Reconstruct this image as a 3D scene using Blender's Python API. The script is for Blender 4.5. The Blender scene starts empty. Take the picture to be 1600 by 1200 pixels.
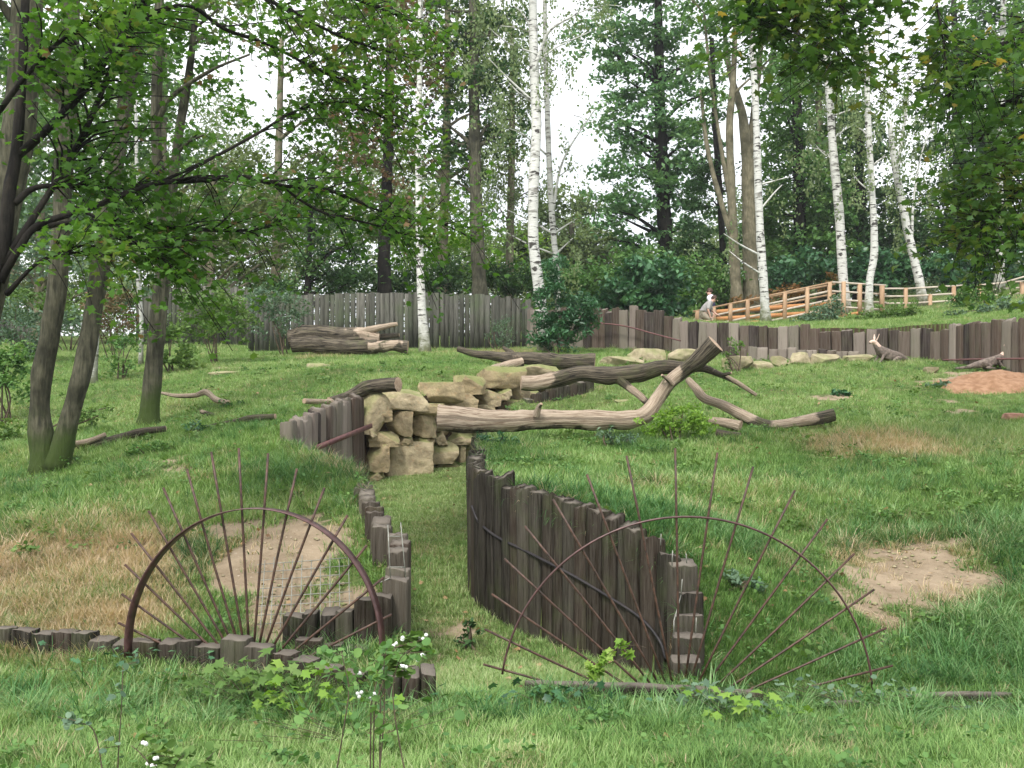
import bpy, math
import numpy as np
from mathutils import Vector
rng = np.random.default_rng(11)
F = 1560.0; HZ = 640.0; CZ = 1.9
SC = bpy.context.scene; COL = SC.collection
R = math.radians

# ------------------------------------------------------------------ basics
def W(px, py, D):
    return np.array([(px-800)/F*D, D, CZ+(HZ-py)/F*D])
def hash3(i, j, k):
    n = (i*374761393 + j*668265263 + k*2147483647*31 + 1013904223) & 0xffffffff
    n = ((n ^ (n >> 13))*1274126177) & 0xffffffff
    n = (n ^ (n >> 16)) & 0xffffffff
    return (n & 0xffff)/65535.0
def noise(p, s=1.0, seed=0):
    p = np.asarray(p, float)*s
    if p.shape[-1] == 2: p = np.concatenate([p, np.zeros(p.shape[:-1]+(1,))], -1)
    f = np.floor(p).astype(np.int64); t = p-f; t = t*t*(3-2*t)
    o = 0
    for a in (0, 1):
        for b in (0, 1):
            for c in (0, 1):
                w = (t[..., 0] if a else 1-t[..., 0])*(t[..., 1] if b else 1-t[..., 1])*(t[..., 2] if c else 1-t[..., 2])
                o = o+w*hash3(f[..., 0]+a+seed*17, f[..., 1]+b+seed*5, f[..., 2]+c)
    return o*2-1
def fbm(p, s=1.0, seed=0, o=3):
    r = 0; a = 1
    for i in range(o):
        r = r+a*noise(p, s*2**i, seed+i); a *= .5
    return r
def link(name, data, parent=None, loc=None):
    o = bpy.data.objects.new(name, data); COL.objects.link(o)
    if loc is not None: o.location = [float(v) for v in loc]
    if parent is not None: o.parent = parent
    return o
def tag(o, label=None, cat=None, group=None, kind=None):
    if label: o['label'] = label
    if cat: o['category'] = cat
    if group: o['group'] = group
    if kind: o['kind'] = kind
    return o
def thing(name, label, cat, loc, group=None):
    return tag(link(name, None, None, loc), label, cat, group, 'thing')
def mesh(name, V, FS, mats, smooth=False, attrs=None, mi=None):
    """V: Nx3; FS: list of int arrays (M,k)"""
    V = np.asarray(V, np.float32)
    FS = [np.asarray(f, np.int32) for f in FS if len(f)]
    me = bpy.data.meshes.new(name)
    me.vertices.add(len(V)); me.vertices.foreach_set('co', V.ravel())
    lv = np.concatenate([f.ravel() for f in FS])
    ln = np.concatenate([np.full(len(f), f.shape[1], np.int32) for f in FS])
    me.loops.add(len(lv)); me.loops.foreach_set('vertex_index', lv)
    me.polygons.add(len(ln))
    me.polygons.foreach_set('loop_start', np.concatenate([[0], np.cumsum(ln)[:-1]]).astype(np.int32))
    me.polygons.foreach_set('loop_total', ln)
    if smooth: me.polygons.foreach_set('use_smooth', np.ones(len(ln), bool))
    for m in (mats if isinstance(mats, (list, tuple)) else [mats]): me.materials.append(m)
    if mi is not None: me.polygons.foreach_set('material_index', np.asarray(mi, np.int32))
    for k, v in (attrs or {}).items():
        a = me.attributes.new(k, 'FLOAT', 'POINT'); a.data.foreach_set('value', np.asarray(v, np.float32))
    me.update(calc_edges=True); me.validate()
    return me
def part(name, V, FS, mat, parent, **kw):
    lab = kw.pop('label', None)
    L = np.array(parent.matrix_basis.translation)
    p = parent
    while p.parent: p = p.parent; L = L+np.array(p.matrix_basis.translation)
    o = link(name, mesh(name, np.asarray(V)-L, FS, mat, **kw), parent)
    if lab: o['label'] = lab
    return o
def solo(name, V, FS, mat, loc, label, cat, group=None, kind=None, **kw):
    o = link(name, mesh(name, np.asarray(V)-np.asarray(loc), FS, mat, **kw), None, loc)
    return tag(o, label, cat, group, kind)
def join(parts):
    Vs, Fs, n = [], {}, 0
    for V, FS in parts:
        Vs.append(V)
        for f in FS:
            f = np.asarray(f)
            if len(f): Fs.setdefault(f.shape[1], []).append(f+n)
        n += len(V)
    return np.concatenate(Vs), [np.concatenate(f) for f in Fs.values()]
def smooth_path(P, n):
    P = np.asarray(P, float)
    if len(P) == 2:
        t = np.linspace(0, 1, n)[:, None]; return P[0]*(1-t)+P[1]*t
    Q = np.vstack([2*P[0]-P[1], P, 2*P[-1]-P[-2]])
    out = []
    m = len(P)-1
    for u in np.linspace(0, m, n):
        i = min(int(u), m-1); t = u-i
        a, b, c, d = Q[i], Q[i+1], Q[i+2], Q[i+3]
        out.append(.5*((2*b)+(-a+c)*t+(2*a-5*b+4*c-d)*t*t+(-a+3*b-3*c+d)*t**3))
    return np.array(out)
def tube(P, rad, seg=8, rough=0.0, fr=3.0, seed=0, cap=True, grooves=0):
    """P Nx3 path, rad N"""
    P = np.asarray(P, float); rad = np.broadcast_to(np.asarray(rad, float), (len(P),))
    T = np.gradient(P, axis=0); T /= np.linalg.norm(T, axis=1)[:, None]+1e-9
    up = np.array([0, 0, 1.]) if abs(T[0][2]) < .9 else np.array([0, 1., 0])
    a = np.cross(T[0], up); a /= np.linalg.norm(a); A = []
    for t in T:
        a = a-t*np.dot(a, t); a /= np.linalg.norm(a)+1e-9; A.append(a.copy())
    A = np.array(A); B = np.cross(T, A)
    th = np.linspace(0, 2*math.pi, seg, endpoint=False)
    V = P[:, None, :]+rad[:, None, None]*(np.cos(th)[None, :, None]*A[:, None, :]+np.sin(th)[None, :, None]*B[:, None, :])
    if rough:
        n = fbm(V, fr, seed)
        if grooves:
            n = n*.6+.9*np.sin(th*grooves+seed)[None, :]*(.6+.4*noise(V, 2, seed))
        V = V+(V-P[:, None, :])*rough*n[..., None]
    V = V.reshape(-1, 3); N = len(P)
    i = np.arange(N-1)[:, None]*seg; j = np.arange(seg)[None, :]; k = (j+1) % seg
    Q = np.stack([i+j, i+k, i+seg+k, i+seg+j], -1).reshape(-1, 4)
    FS = [Q]
    if cap:
        V = np.vstack([V, P[0], P[-1]]); c0 = N*seg; c1 = c0+1
        j = np.arange(seg); k = (j+1) % seg
        FS.append(np.concatenate([np.stack([k, j, np.full(seg, c0)], -1), np.stack([(N-1)*seg+j, (N-1)*seg+k, np.full(seg, c1)], -1)]))
    return V, FS
def box(c, s, jitter=0.0, rot=0.0):
    v = np.array([[x, y, z] for z in (-1, 1) for y in (-1, 1) for x in (-1, 1)], float)*np.array(s)/2
    if jitter: v = v+rng.normal(0, jitter, v.shape)
    ca, sa = math.cos(rot), math.sin(rot)
    v = np.stack([v[:, 0]*ca-v[:, 1]*sa, v[:, 0]*sa+v[:, 1]*ca, v[:, 2]], -1)+np.array(c)
    return v, [np.array([[0, 2, 3, 1], [4, 5, 7, 6], [0, 1, 5, 4], [2, 6, 7, 3], [0, 4, 6, 2], [1, 3, 7, 5]])]
def obox(p, q, w, h):
    """bar from p to q, width w, height h"""
    p = np.asarray(p, float); q = np.asarray(q, float)
    t = q-p; t /= np.linalg.norm(t); s = np.cross(t, [0, 0, 1.]); s = s/np.linalg.norm(s) if np.linalg.norm(s) > 1e-6 else np.array([1., 0, 0])
    u = np.cross(s, t)
    V = np.array([e+a*s*w/2+b*u*h/2 for e in (p, q) for b in (-1, 1) for a in (-1, 1)])
    return V, [np.array([[0, 1, 3, 2], [4, 6, 7, 5], [0, 4, 5, 1], [2, 3, 7, 6], [0, 2, 6, 4], [1, 5, 7, 3]])]

# ------------------------------------------------------------------ materials
class NT:
    def __init__(s, name):
        s.m = bpy.data.materials.new(name); s.m.use_nodes = True
        s.t = s.m.node_tree; s.t.nodes.clear()
    def n(s, typ, **kw):
        nd = s.t.nodes.new(typ)
        for k, v in kw.items():
            if k.startswith('i_'):
                key = k[2:]
                nd.inputs[int(key) if key.isdigit() else key.replace('_', ' ')].default_value = v
            else: setattr(nd, k, v)
        return nd
    def l(s, a, b): s.t.links.new(a, b)
    def out(s, sh):
        o = s.n('ShaderNodeOutputMaterial'); s.l(sh, o.inputs[0]); return s.m
    def ramp(s, fac, stops, interp='LINEAR'):
        r = s.n('ShaderNodeValToRGB'); r.color_ramp.interpolation = interp
        e = r.color_ramp.elements
        while len(e) < len(stops): e.new(.5)
        for k, (p, c) in enumerate(stops):
            e[k].position = p; e[k].color = (*c, 1) if len(c) == 3 else c
        s.l(fac, r.inputs[0]); return r.outputs[0]
    def mix(s, fac, a, b, mode='MIX'):
        m = s.n('ShaderNodeMix', data_type='RGBA', blend_type=mode)
        for sock, v in ((m.inputs[0], fac), (m.inputs[6], a), (m.inputs[7], b)):
            if isinstance(v, bpy.types.NodeSocket): s.l(v, sock)
            elif isinstance(v, (int, float)): sock.default_value = v
            else: sock.default_value = (*v, 1)
        return m.outputs[2]
    def noise(s, vec, scale, detail=4, rough=.6, out=0):
        n = s.n('ShaderNodeTexNoise'); n.inputs['Scale'].default_value = scale; n.inputs['Detail'].default_value = detail
        n.inputs['Roughness'].default_value = rough
        if vec is not None: s.l(vec, n.inputs['Vector'])
        return n.outputs[out]
    def coord(s, which='Object', scale=(1, 1, 1)):
        c = s.n('ShaderNodeTexCoord'); m = s.n('ShaderNodeMapping'); m.inputs['Scale'].default_value = scale
        s.l(c.outputs[which], m.inputs[0]); return m.outputs[0]
    def math(s, op, a, b=0.0, c=None):
        m = s.n('ShaderNodeMath', operation=op)
        for i, v in enumerate((a, b) if c is None else (a, b, c)):
            if isinstance(v, bpy.types.NodeSocket): s.l(v, m.inputs[i])
            else: m.inputs[i].default_value = v
        return m.outputs[0]
    def attr(s, name, typ='GEOMETRY'):
        a = s.n('ShaderNodeAttribute', attribute_name=name, attribute_type=typ); return a.outputs['Fac']
    def bsdf(s, col, rough=.8, bump=None, bs=.5, bd=.02, spec=.3, metal=0):
        b = s.n('ShaderNodeBsdfPrincipled'); b.inputs['Roughness'].default_value = rough; b.inputs['Specular IOR Level'].default_value = spec
        b.inputs['Metallic'].default_value = metal
        if isinstance(col, bpy.types.NodeSocket): s.l(col, b.inputs['Base Color'])
        else: b.inputs['Base Color'].default_value = (*col, 1)
        if bump is not None:
            u = s.n('ShaderNodeBump'); u.inputs['Strength'].default_value = bs; u.inputs['Distance'].default_value = bd
            s.l(bump, u.inputs['Height']); s.l(u.outputs[0], b.inputs['Normal'])
        return b.outputs[0]

def m_leaf(name, stops, trans=.35, gloss=.35, instancer=False, straw=None, spec=.3):
    t = NT(name)
    v = t.attr('tint', 'INSTANCER' if instancer else 'GEOMETRY')
    if instancer:
        g = t.attr('bt'); v = t.math('ADD', t.math('MULTIPLY', v, .62), t.math('MULTIPLY', g, .48))
    c = t.ramp(v, stops)
    if straw is not None:
        g = t.attr('bt')
        w = t.math('ADD', t.attr('straw', 'INSTANCER'), t.math('MULTIPLY', t.math('SUBTRACT', g, .5), .7))
        w = t.ramp(w, [(.38, (0, 0, 0)), (.62, (1, 1, 1))])
        c = t.mix(w, c, straw)
    b = t.bsdf(c, 1-gloss, spec=spec)
    tr = t.n('ShaderNodeBsdfTranslucent')
    c2 = t.mix(1.0, c, (1.0, 1.0, .55), 'MULTIPLY'); t.l(c2, tr.inputs[0])
    mx = t.n('ShaderNodeMixShader'); mx.inputs[0].default_value = trans
    t.l(b, mx.inputs[1]); t.l(tr.outputs[0], mx.inputs[2])
    return t.out(mx.outputs[0])
def m_bark(name, a, b, moss=None, mossz=1.0, vs=.25, sc=14, bd=.03):
    t = NT(name)
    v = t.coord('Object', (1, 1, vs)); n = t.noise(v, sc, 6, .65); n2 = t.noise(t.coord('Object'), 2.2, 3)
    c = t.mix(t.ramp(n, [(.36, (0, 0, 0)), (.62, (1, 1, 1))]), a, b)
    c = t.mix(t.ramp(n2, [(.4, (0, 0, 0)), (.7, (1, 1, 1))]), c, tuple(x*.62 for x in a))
    if moss:
        sp = t.n('ShaderNodeSeparateXYZ'); t.l(t.coord('Object'), sp.inputs[0])
        h = t.math('MULTIPLY', sp.outputs[2], 1/mossz)
        m = t.math('SUBTRACT', t.math('ADD', n2, .55), h)
        c = t.mix(t.ramp(m, [(.4, (0, 0, 0)), (.75, (1, 1, 1))]), c, moss)
    return t.out(t.bsdf(c, .9, n, .9, bd, spec=.15))
def m_birch(name, white, dirt):
    t = NT(name)
    v = t.coord('Object', (1, 1, 5)); n = t.noise(v, 3.0, 5, .6)
    n2 = t.noise(t.coord('Object', (1, 1, 1.2)), 2.2, 4, .65)
    c = t.mix(t.ramp(t.noise(t.coord('Object', (1, 1, 9)), 6, 4), [(.3, (0, 0, 0)), (.7, (1, 1, 1))]), tuple(x*.68 for x in white), white)
    c = t.mix(t.ramp(n, [(.565, (0, 0, 0)), (.62, (1, 1, 1))]), c, (.05, .045, .04))
    c = t.mix(t.ramp(n2, [(.60, (0, 0, 0)), (.64, (1, 1, 1))]), c, (.06, .055, .05))
    c = t.mix(t.ramp(t.noise(t.coord('Object', (1, 1, 3.2)), 1.3, 3), [(.60, (0, 0, 0)), (.68, (.8, .8, .8))]), c, (.16, .15, .13))
    sp = t.n('ShaderNodeSeparateXYZ'); t.l(t.coord('Object'), sp.inputs[0])
    m = t.math('SUBTRACT', t.math('ADD', t.noise(t.coord('Object'), 5, 4), .35), t.math('MULTIPLY', sp.outputs[2], .45))
    c = t.mix(t.ramp(m, [(.45, (0, 0, 0)), (.8, (1, 1, 1))]), c, dirt)
    return t.out(t.bsdf(c, .75, n, .5, .02, spec=.2))
def m_sleeper(name, stops, green=0.25, streak=30):
    t = NT(name)
    oi = t.n('ShaderNodeObjectInfo')
    co = t.n('ShaderNodeTexCoord'); ad = t.n('ShaderNodeVectorMath', operation='ADD')
    cm = t.n('ShaderNodeCombineXYZ'); 
    for i in range(3): t.l(t.math('MULTIPLY', oi.outputs['Random'], 40.+i*13), cm.inputs[i])
    # true-size coordinates: world position, shifted per post
    ge = t.n('ShaderNodeNewGeometry')
    t.l(ge.outputs['Position'], ad.inputs[0]); t.l(cm.outputs[0], ad.inputs[1])
    mp = t.n('ShaderNodeMapping'); mp.inputs['Scale'].default_value = (1, 1, .05); t.l(ad.outputs[0], mp.inputs[0])
    n = t.noise(mp.outputs[0], streak*1.6, 6, .75)
    n2 = t.noise(ad.outputs[0], 3, 4)
    c = t.ramp(oi.outputs['Random'], stops, 'CONSTANT')
    c = t.mix(t.ramp(n, [(.40, (0, 0, 0)), (.75, (1, 1, 1))]), c, t.mix(.22, c, (.40, .36, .31)))
    c = t.mix(t.ramp(n, [(.28, (1, 1, 1)), (.42, (0, 0, 0))]), c, (.012, .008, .008))
    c = t.mix(t.math('MULTIPLY', t.ramp(n2, [(.48, (0, 0, 0)), (.7, (1, 1, 1))]), green), c, (.10, .13, .05))
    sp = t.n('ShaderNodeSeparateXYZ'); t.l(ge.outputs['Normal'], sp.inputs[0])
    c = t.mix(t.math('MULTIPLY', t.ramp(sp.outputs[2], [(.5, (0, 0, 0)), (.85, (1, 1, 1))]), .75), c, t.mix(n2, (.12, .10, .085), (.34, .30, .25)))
    return t.out(t.bsdf(c, .92, n, 1.0, .02, spec=.08))

G_ = (.05, .12, .02)
M = {}
M['grass'] = m_leaf('grass_blades', [(0, (.035, .095, .026)), (.3, (.085, .185, .045)), (.55, (.17, .31, .08)), (.8, (.29, .43, .14)), (1, (.47, .54, .28))], .3, .4, True, (.56, .44, .28))
M['tussock'] = m_leaf('tussock_blades', [(0, (.02, .07, .025)), (.4, (.05, .15, .04)), (.7, (.12, .26, .08)), (1, (.34, .48, .22))], .3, .4, True, (.62, .48, .34))
M['maple'] = m_leaf('maple_leaves', [(0, (.045, .12, .018)), (.6, (.09, .21, .03)), (.9, (.15, .26, .05)), (1, (.20, .13, .06))], .5, .4)
M['maple_dark'] = m_leaf('dark_maple_leaves', [(0, (.04, .11, .025)), (.6, (.085, .18, .035)), (.9, (.16, .22, .04)), (1, (.35, .26, .06))], .5, .5)
M['green'] = m_leaf('green_leaves', [(0, (.06, .14, .04)), (.5, (.11, .235, .06)), (1, (.20, .34, .10))], .35, .35)
M['robinia'] = m_leaf('feathery_leaves', [(0, (.08, .18, .08)), (.5, (.155, .31, .13)), (1, (.27, .43, .20))], .35, .35)
M['dark'] = m_leaf('dark_leaves', [(0, (.03, .075, .026)), (.5, (.055, .125, .04)), (1, (.11, .20, .06))], .3, .4)
M['laurel'] = m_leaf('laurel_leaves', [(0, (.03, .09, .04)), (.5, (.05, .15, .06)), (1, (.11, .25, .10))], .2, .55, spec=.5)
M['birchleaf'] = m_leaf('birch_leaves', [(0, (.11, .16, .07)), (.5, (.18, .25, .11)), (1, (.28, .34, .17))], .35, .35)
M['brownleaf'] = m_leaf('brown_leaves', [(0, (.09, .09, .035)), (.5, (.17, .12, .065)), (1, (.28, .17, .10))], .3, .3)
M['olive'] = m_leaf('olive_leaves', [(0, (.07, .10, .03)), (.5, (.12, .17, .05)), (1, (.20, .26, .08))], .35, .35)
M['shrub'] = m_leaf('shrub_leaves', [(0, (.07, .14, .03)), (.5, (.12, .22, .05)), (1, (.22, .32, .10))], .35, .4)
M['bluegreen'] = m_leaf('bluegreen_leaves', [(0, (.07, .13, .08)), (.5, (.12, .20, .12)), (1, (.20, .30, .19))], .3, .4)
M['bright'] = m_leaf('bright_leaves', [(0, (.12, .24, .03)), (.5, (.20, .36, .05)), (1, (.32, .46, .10))], .4, .4)
M['far'] = m_leaf('far_leaves', [(0, (.09, .14, .06)), (.5, (.15, .21, .09)), (1, (.26, .32, .13))], .35, .3)
M['rust'] = m_leaf('rust_leaves', [(0, (.16, .09, .03)), (.5, (.26, .13, .05)), (1, (.14, .17, .05))], .3, .3)
M['litter'] = m_leaf('litter_leaves', [(0, (.14, .08, .04)), (.5, (.32, .19, .09)), (1, (.48, .34, .20))], .2, .3)
M['bark'] = m_bark('grey_bark', (.04, .04, .027), (.14, .132, .09), (.05, .075, .02), 1.3, .16, 20, .05)
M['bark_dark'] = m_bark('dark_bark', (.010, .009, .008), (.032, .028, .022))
M['bark_olive'] = m_bark('olive_bark', (.13, .12, .075), (.25, .22, .15))
M['bark_log'] = m_bark('log_bark', (.07, .055, .042), (.24, .20, .155), None, 1, 1.0, 16, .04)
M['birch'] = m_birch('birch_bark', (.66, .655, .61), (.16, .17, .10))
M['birch_grey'] = m_birch('greyish_birch_bark', (.50, .50, .46), (.12, .13, .08))
M['sleeper'] = m_sleeper('dark_sleepers', [(0, (.015, .013, .009)), (.25, (.034, .030, .022)), (.42, (.024, .018, .012)), (.6, (.058, .051, .038)), (.75, (.027, .023, .017)), (.88, (.036, .026, .018))])
M['sleeper_mid'] = m_sleeper('brown_sleepers', [(0, (.036, .028, .02)), (.2, (.075, .063, .047)), (.4, (.05, .034, .025)), (.6, (.11, .095, .073)), (.8, (.06, .05, .038))], .2, 22)
M['sleeper_far'] = m_sleeper('weathered_sleepers', [(0, (.042, .032, .026)), (.15, (.17, .148, .118)), (.3, (.062, .044, .034)), (.42, (.26, .22, .185)), (.55, (.11, .085, .068)), (.68, (.035, .026, .024)), (.78, (.20, .165, .14)), (.9, (.085, .06, .046))], .15, 16)
M['fence'] = m_sleeper('grey_fence_boards', [(0, (.065, .068, .055)), (.5, (.10, .10, .08)), (1, (.14, .135, .11))], .15, 8)

def m_boards():
    t = NT('fence_boards'); ge = t.n('ShaderNodeNewGeometry'); mp = t.n('ShaderNodeMapping'); mp.inputs['Scale'].default_value = (1, 1, .08); t.l(ge.outputs['Position'], mp.inputs[0])
    n = t.noise(mp.outputs[0], 22, 5, .7); n2 = t.noise(ge.outputs['Position'], 1.2, 4)
    c = t.ramp(t.attr('bt'), [(0, (.06, .062, .05)), (.3, (.12, .118, .10)), (.6, (.085, .085, .068)), (1, (.17, .165, .14))])
    c = t.mix(t.ramp(n, [(.40, (0, 0, 0)), (.6, (1, 1, 1))]), t.mix(.55, c, (.02, .02, .016)), c)
    c = t.mix(t.ramp(n2, [(.5, (0, 0, 0)), (.7, (.6, .6, .6))]), c, (.075, .10, .05))
    return t.out(t.bsdf(c, .9, n, .8, .02, spec=.1))
M['boards'] = m_boards()
def m_simple(name, a, b, sc=8, rough=.7, bd=.01, metal=0, vs=1.0, spec=.3, lo=.35, hi=.65):
    t = NT(name); n = t.noise(t.coord('Object', (1, 1, vs)), sc, 5, .6)
    c = t.mix(t.ramp(n, [(lo, (0, 0, 0)), (hi, (1, 1, 1))]), a, b)
    return t.out(t.bsdf(c, rough, n, .5, bd, spec, metal))
M['iron'] = m_simple('brown_painted_iron', (.05, .022, .02), (.11, .052, .048), 18, .38, .002, .2, spec=.6)
M['rod'] = m_simple('rusty_rod', (.03, .017, .012), (.10, .05, .032), 30, .5, .003, .2, spec=.5)
M['wire'] = m_simple('pale_wire', (.20, .20, .17), (.34, .34, .30), 20, .5, .001, .3)
M['cable'] = m_simple('black_cable', (.02, .018, .02), (.04, .035, .035), 10, .5)
M['rustbar'] = m_simple('rusty_bar', (.10, .045, .05), (.17, .08, .07), 10, .6)
M['timber'] = m_simple('ramp_timber', (.30, .19, .11), (.46, .31, .19), 6, .7, .004, 0, .3)
M['rail'] = m_simple('weathered_rail', (.42, .36, .29), (.60, .52, .43), 5, .7, .004)
M['orange'] = m_simple('orange_board', (.42, .19, .07), (.56, .27, .11), 5, .65)
M['berry'] = m_simple('white_berry', (.85, .85, .82), (.9, .9, .9), 10, .35, .001)
M['stem'] = m_simple('brown_stem', (.06, .045, .03), (.12, .09, .06), 10, .8)
M['skin'] = m_simple('skin', (.55, .33, .25), (.6, .37, .28), 10, .5)
M['hair'] = m_simple('brown_hair', (.05, .03, .02), (.09, .05, .035), 30, .6)
M['tshirt'] = m_simple('grey_shirt', (.36, .34, .33), (.45, .43, .42), 8, .85)
M['white_shirt'] = m_simple('white_shirt', (.72, .72, .78), (.8, .8, .85), 8, .85)
M['navy'] = m_simple('navy_cloth', (.03, .035, .07), (.05, .05, .09), 8, .85)
M['maroon'] = m_simple('maroon_scarf', (.14, .03, .06), (.2, .05, .08), 8, .9)
M['khaki'] = m_simple('khaki_cloth', (.30, .26, .20), (.38, .33, .26), 8, .85)
M['roo'] = m_simple('grey_fur', (.10, .08, .07), (.22, .175, .145), 22, .95, .01)
M['roo_pale'] = m_simple('pale_fur', (.55, .38, .30), (.70, .53, .44), 14, .95, .01)
M['sand'] = m_simple('orange_sand', (.20, .105, .055), (.31, .185, .11), 9, .95, .03)

def m_stone():
    t = NT('sandstone')
    oi = t.n('ShaderNodeObjectInfo'); ge = t.n('ShaderNodeNewGeometry')
    p = ge.outputs['Position']
    n = t.noise(p, 5, 6, .65); n2 = t.noise(p, 1.7, 3); mp = t.n('ShaderNodeMapping'); mp.inputs['Scale'].default_value = (1, 1, 3.5)
    t.l(p, mp.inputs[0]); n3 = t.noise(p, 14, 6, .7)
    c = t.ramp(oi.outputs['Random'], [(0, (.46, .37, .22)), (.5, (.60, .50, .33)), (1, (.40, .31, .18))])
    c = t.mix(t.ramp(n, [(.3, (0, 0, 0)), (.7, (1, 1, 1))]), t.mix(.75, c, (.13, .10, .06)), c)
    c = t.mix(t.math('MULTIPLY', t.ramp(n3, [(.55, (0, 0, 0)), (.75, (1, 1, 1))]), .5), c, (.50, .27, .12))
    sp = t.n('ShaderNodeSeparateXYZ'); t.l(ge.outputs['Normal'], sp.inputs[0])
    g = t.math('ADD', t.math('MULTIPLY', sp.outputs[2], .42), t.math('MULTIPLY', n2, .9))
    c = t.mix(t.ramp(g, [(.50, (0, 0, 0)), (.80, (.85, .85, .85))]), c, t.mix(n, (.10, .14, .035), (.26, .27, .11)))
    return t.out(t.bsdf(c, .9, t.math('ADD', n, t.math('MULTIPLY', n3, .35)), .9, .05, spec=.15))
M['stone'] = m_stone()
def m_rock(name, a, b, mo):
    t = NT(name); ge = t.n('ShaderNodeNewGeometry'); n = t.noise(ge.outputs['Position'], 6, 6); n2 = t.noise(ge.outputs['Position'], 2.5, 3)
    c = t.mix(t.ramp(n, [(.3, (0, 0, 0)), (.7, (1, 1, 1))]), a, b)
    c = t.mix(t.ramp(n2, [(.45, (0, 0, 0)), (.65, (mo, mo, mo))]), c, (.22, .24, .10))
    return t.out(t.bsdf(c, .9, n, .8, .04, spec=.15))
M['rock'] = m_rock('yellow_rock', (.20, .17, .10), (.42, .36, .24), .8)
M['rock_red'] = m_rock('red_rock', (.25, .12, .09), (.42, .24, .18), .1)
def m_barelog(name, pale, mid, dark):
    t = NT(name)
    # grain runs along the log: attribute 'along' (metres) and object position
    al = t.attr('along'); ro = t.attr('ring')
    cm = t.n('ShaderNodeCombineXYZ'); t.l(t.math('MULTIPLY', al, .9), cm.inputs[0]); t.l(t.math('MULTIPLY', t.math('ABSOLUTE', t.math('SUBTRACT', ro, .37)), 13.), cm.inputs[1])
    t.l(t.math('MULTIPLY', t.math('ABSOLUTE', t.math('SUBTRACT', ro, .5)), 5.), cm.inputs[2])
    n = t.noise(cm.outputs[0], 3.2, 6, .7); n2 = t.noise(t.coord('Object'), 2.6, 4)
    c = t.mix(t.ramp(n, [(.40, (0, 0, 0)), (.54, (1, 1, 1))]), mid, pale)
    c = t.mix(t.ramp(n, [(.30, (1, 1, 1)), (.40, (0, 0, 0))]), c, dark)
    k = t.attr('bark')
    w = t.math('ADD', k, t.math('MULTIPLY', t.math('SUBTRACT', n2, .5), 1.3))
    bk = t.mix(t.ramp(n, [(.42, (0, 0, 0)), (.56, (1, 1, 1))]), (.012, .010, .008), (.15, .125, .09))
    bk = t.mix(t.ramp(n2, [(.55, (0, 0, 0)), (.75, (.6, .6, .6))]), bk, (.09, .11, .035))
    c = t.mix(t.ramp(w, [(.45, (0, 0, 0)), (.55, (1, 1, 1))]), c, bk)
    return t.out(t.bsdf(c, .8, n, 1.0, .03, spec=.2))
M['log'] = m_barelog('barkless_log', (.46, .37, .28), (.20, .14, .095), (.035, .024, .017))
def m_end():
    t = NT('cut_wood'); n = t.noise(t.coord('Object'), 25, 5)
    c = t.mix(t.ramp(n, [(.3, (0, 0, 0)), (.7, (1, 1, 1))]), (.28, .19, .13), (.50, .38, .28))
    return t.out(t.bsdf(c, .85, n, .5, .01, spec=.1))
M['cut'] = m_end()
def m_ground():
    t = NT('ground_soil'); ge = t.n('ShaderNodeNewGeometry'); p = ge.outputs['Position']
    n = t.noise(p, 3, 7, .65); nf = t.noise(p, 28, 5, .7); nb = t.noise(p, .7, 3)
    under = t.mix(t.ramp(n, [(.35, (0, 0, 0)), (.65, (1, 1, 1))]), (.045, .075, .02), (.10, .14, .04))
    under = t.mix(t.ramp(nf, [(.4, (0, 0, 0)), (.7, (.7, .7, .7))]), under, (.16, .19, .07))
    strw = t.mix(t.ramp(nf, [(.35, (0, 0, 0)), (.65, (1, 1, 1))]), (.16, .12, .06), (.40, .30, .18))
    c = t.mix(t.ramp(t.math('ADD', t.attr('straw'), t.math('MULTIPLY', t.math('SUBTRACT', n, .5), .8)), [(.4, (0, 0, 0)), (.7, (.8, .8, .8))]), under, strw)
    soil = t.mix(t.ramp(n, [(.3, (0, 0, 0)), (.7, (1, 1, 1))]), (.19, .145, .095), (.35, .275, .19))
    soil = t.mix(t.ramp(nf, [(.62, (0, 0, 0)), (.74, (1, 1, 1))]), soil, (.58, .49, .40))
    soil = t.mix(t.ramp(nf, [(.30, (1, 1, 1)), (.40, (0, 0, 0))]), soil, (.16, .10, .06))
    c = t.mix(t.ramp(t.math('ADD', t.attr('soil'), t.math('MULTIPLY', t.math('SUBTRACT', n, .5), 1.8)), [(.40, (0, 0, 0)), (.58, (1, 1, 1))]), c, soil)
    c = t.mix(t.attr('cliff'), c, (.05, .035, .022))
    return t.out(t.bsdf(c, .95, t.math('ADD', n, t.math('MULTIPLY', nf, .4)), .9, .05, spec=.1))
M['ground'] = m_ground()

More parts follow.
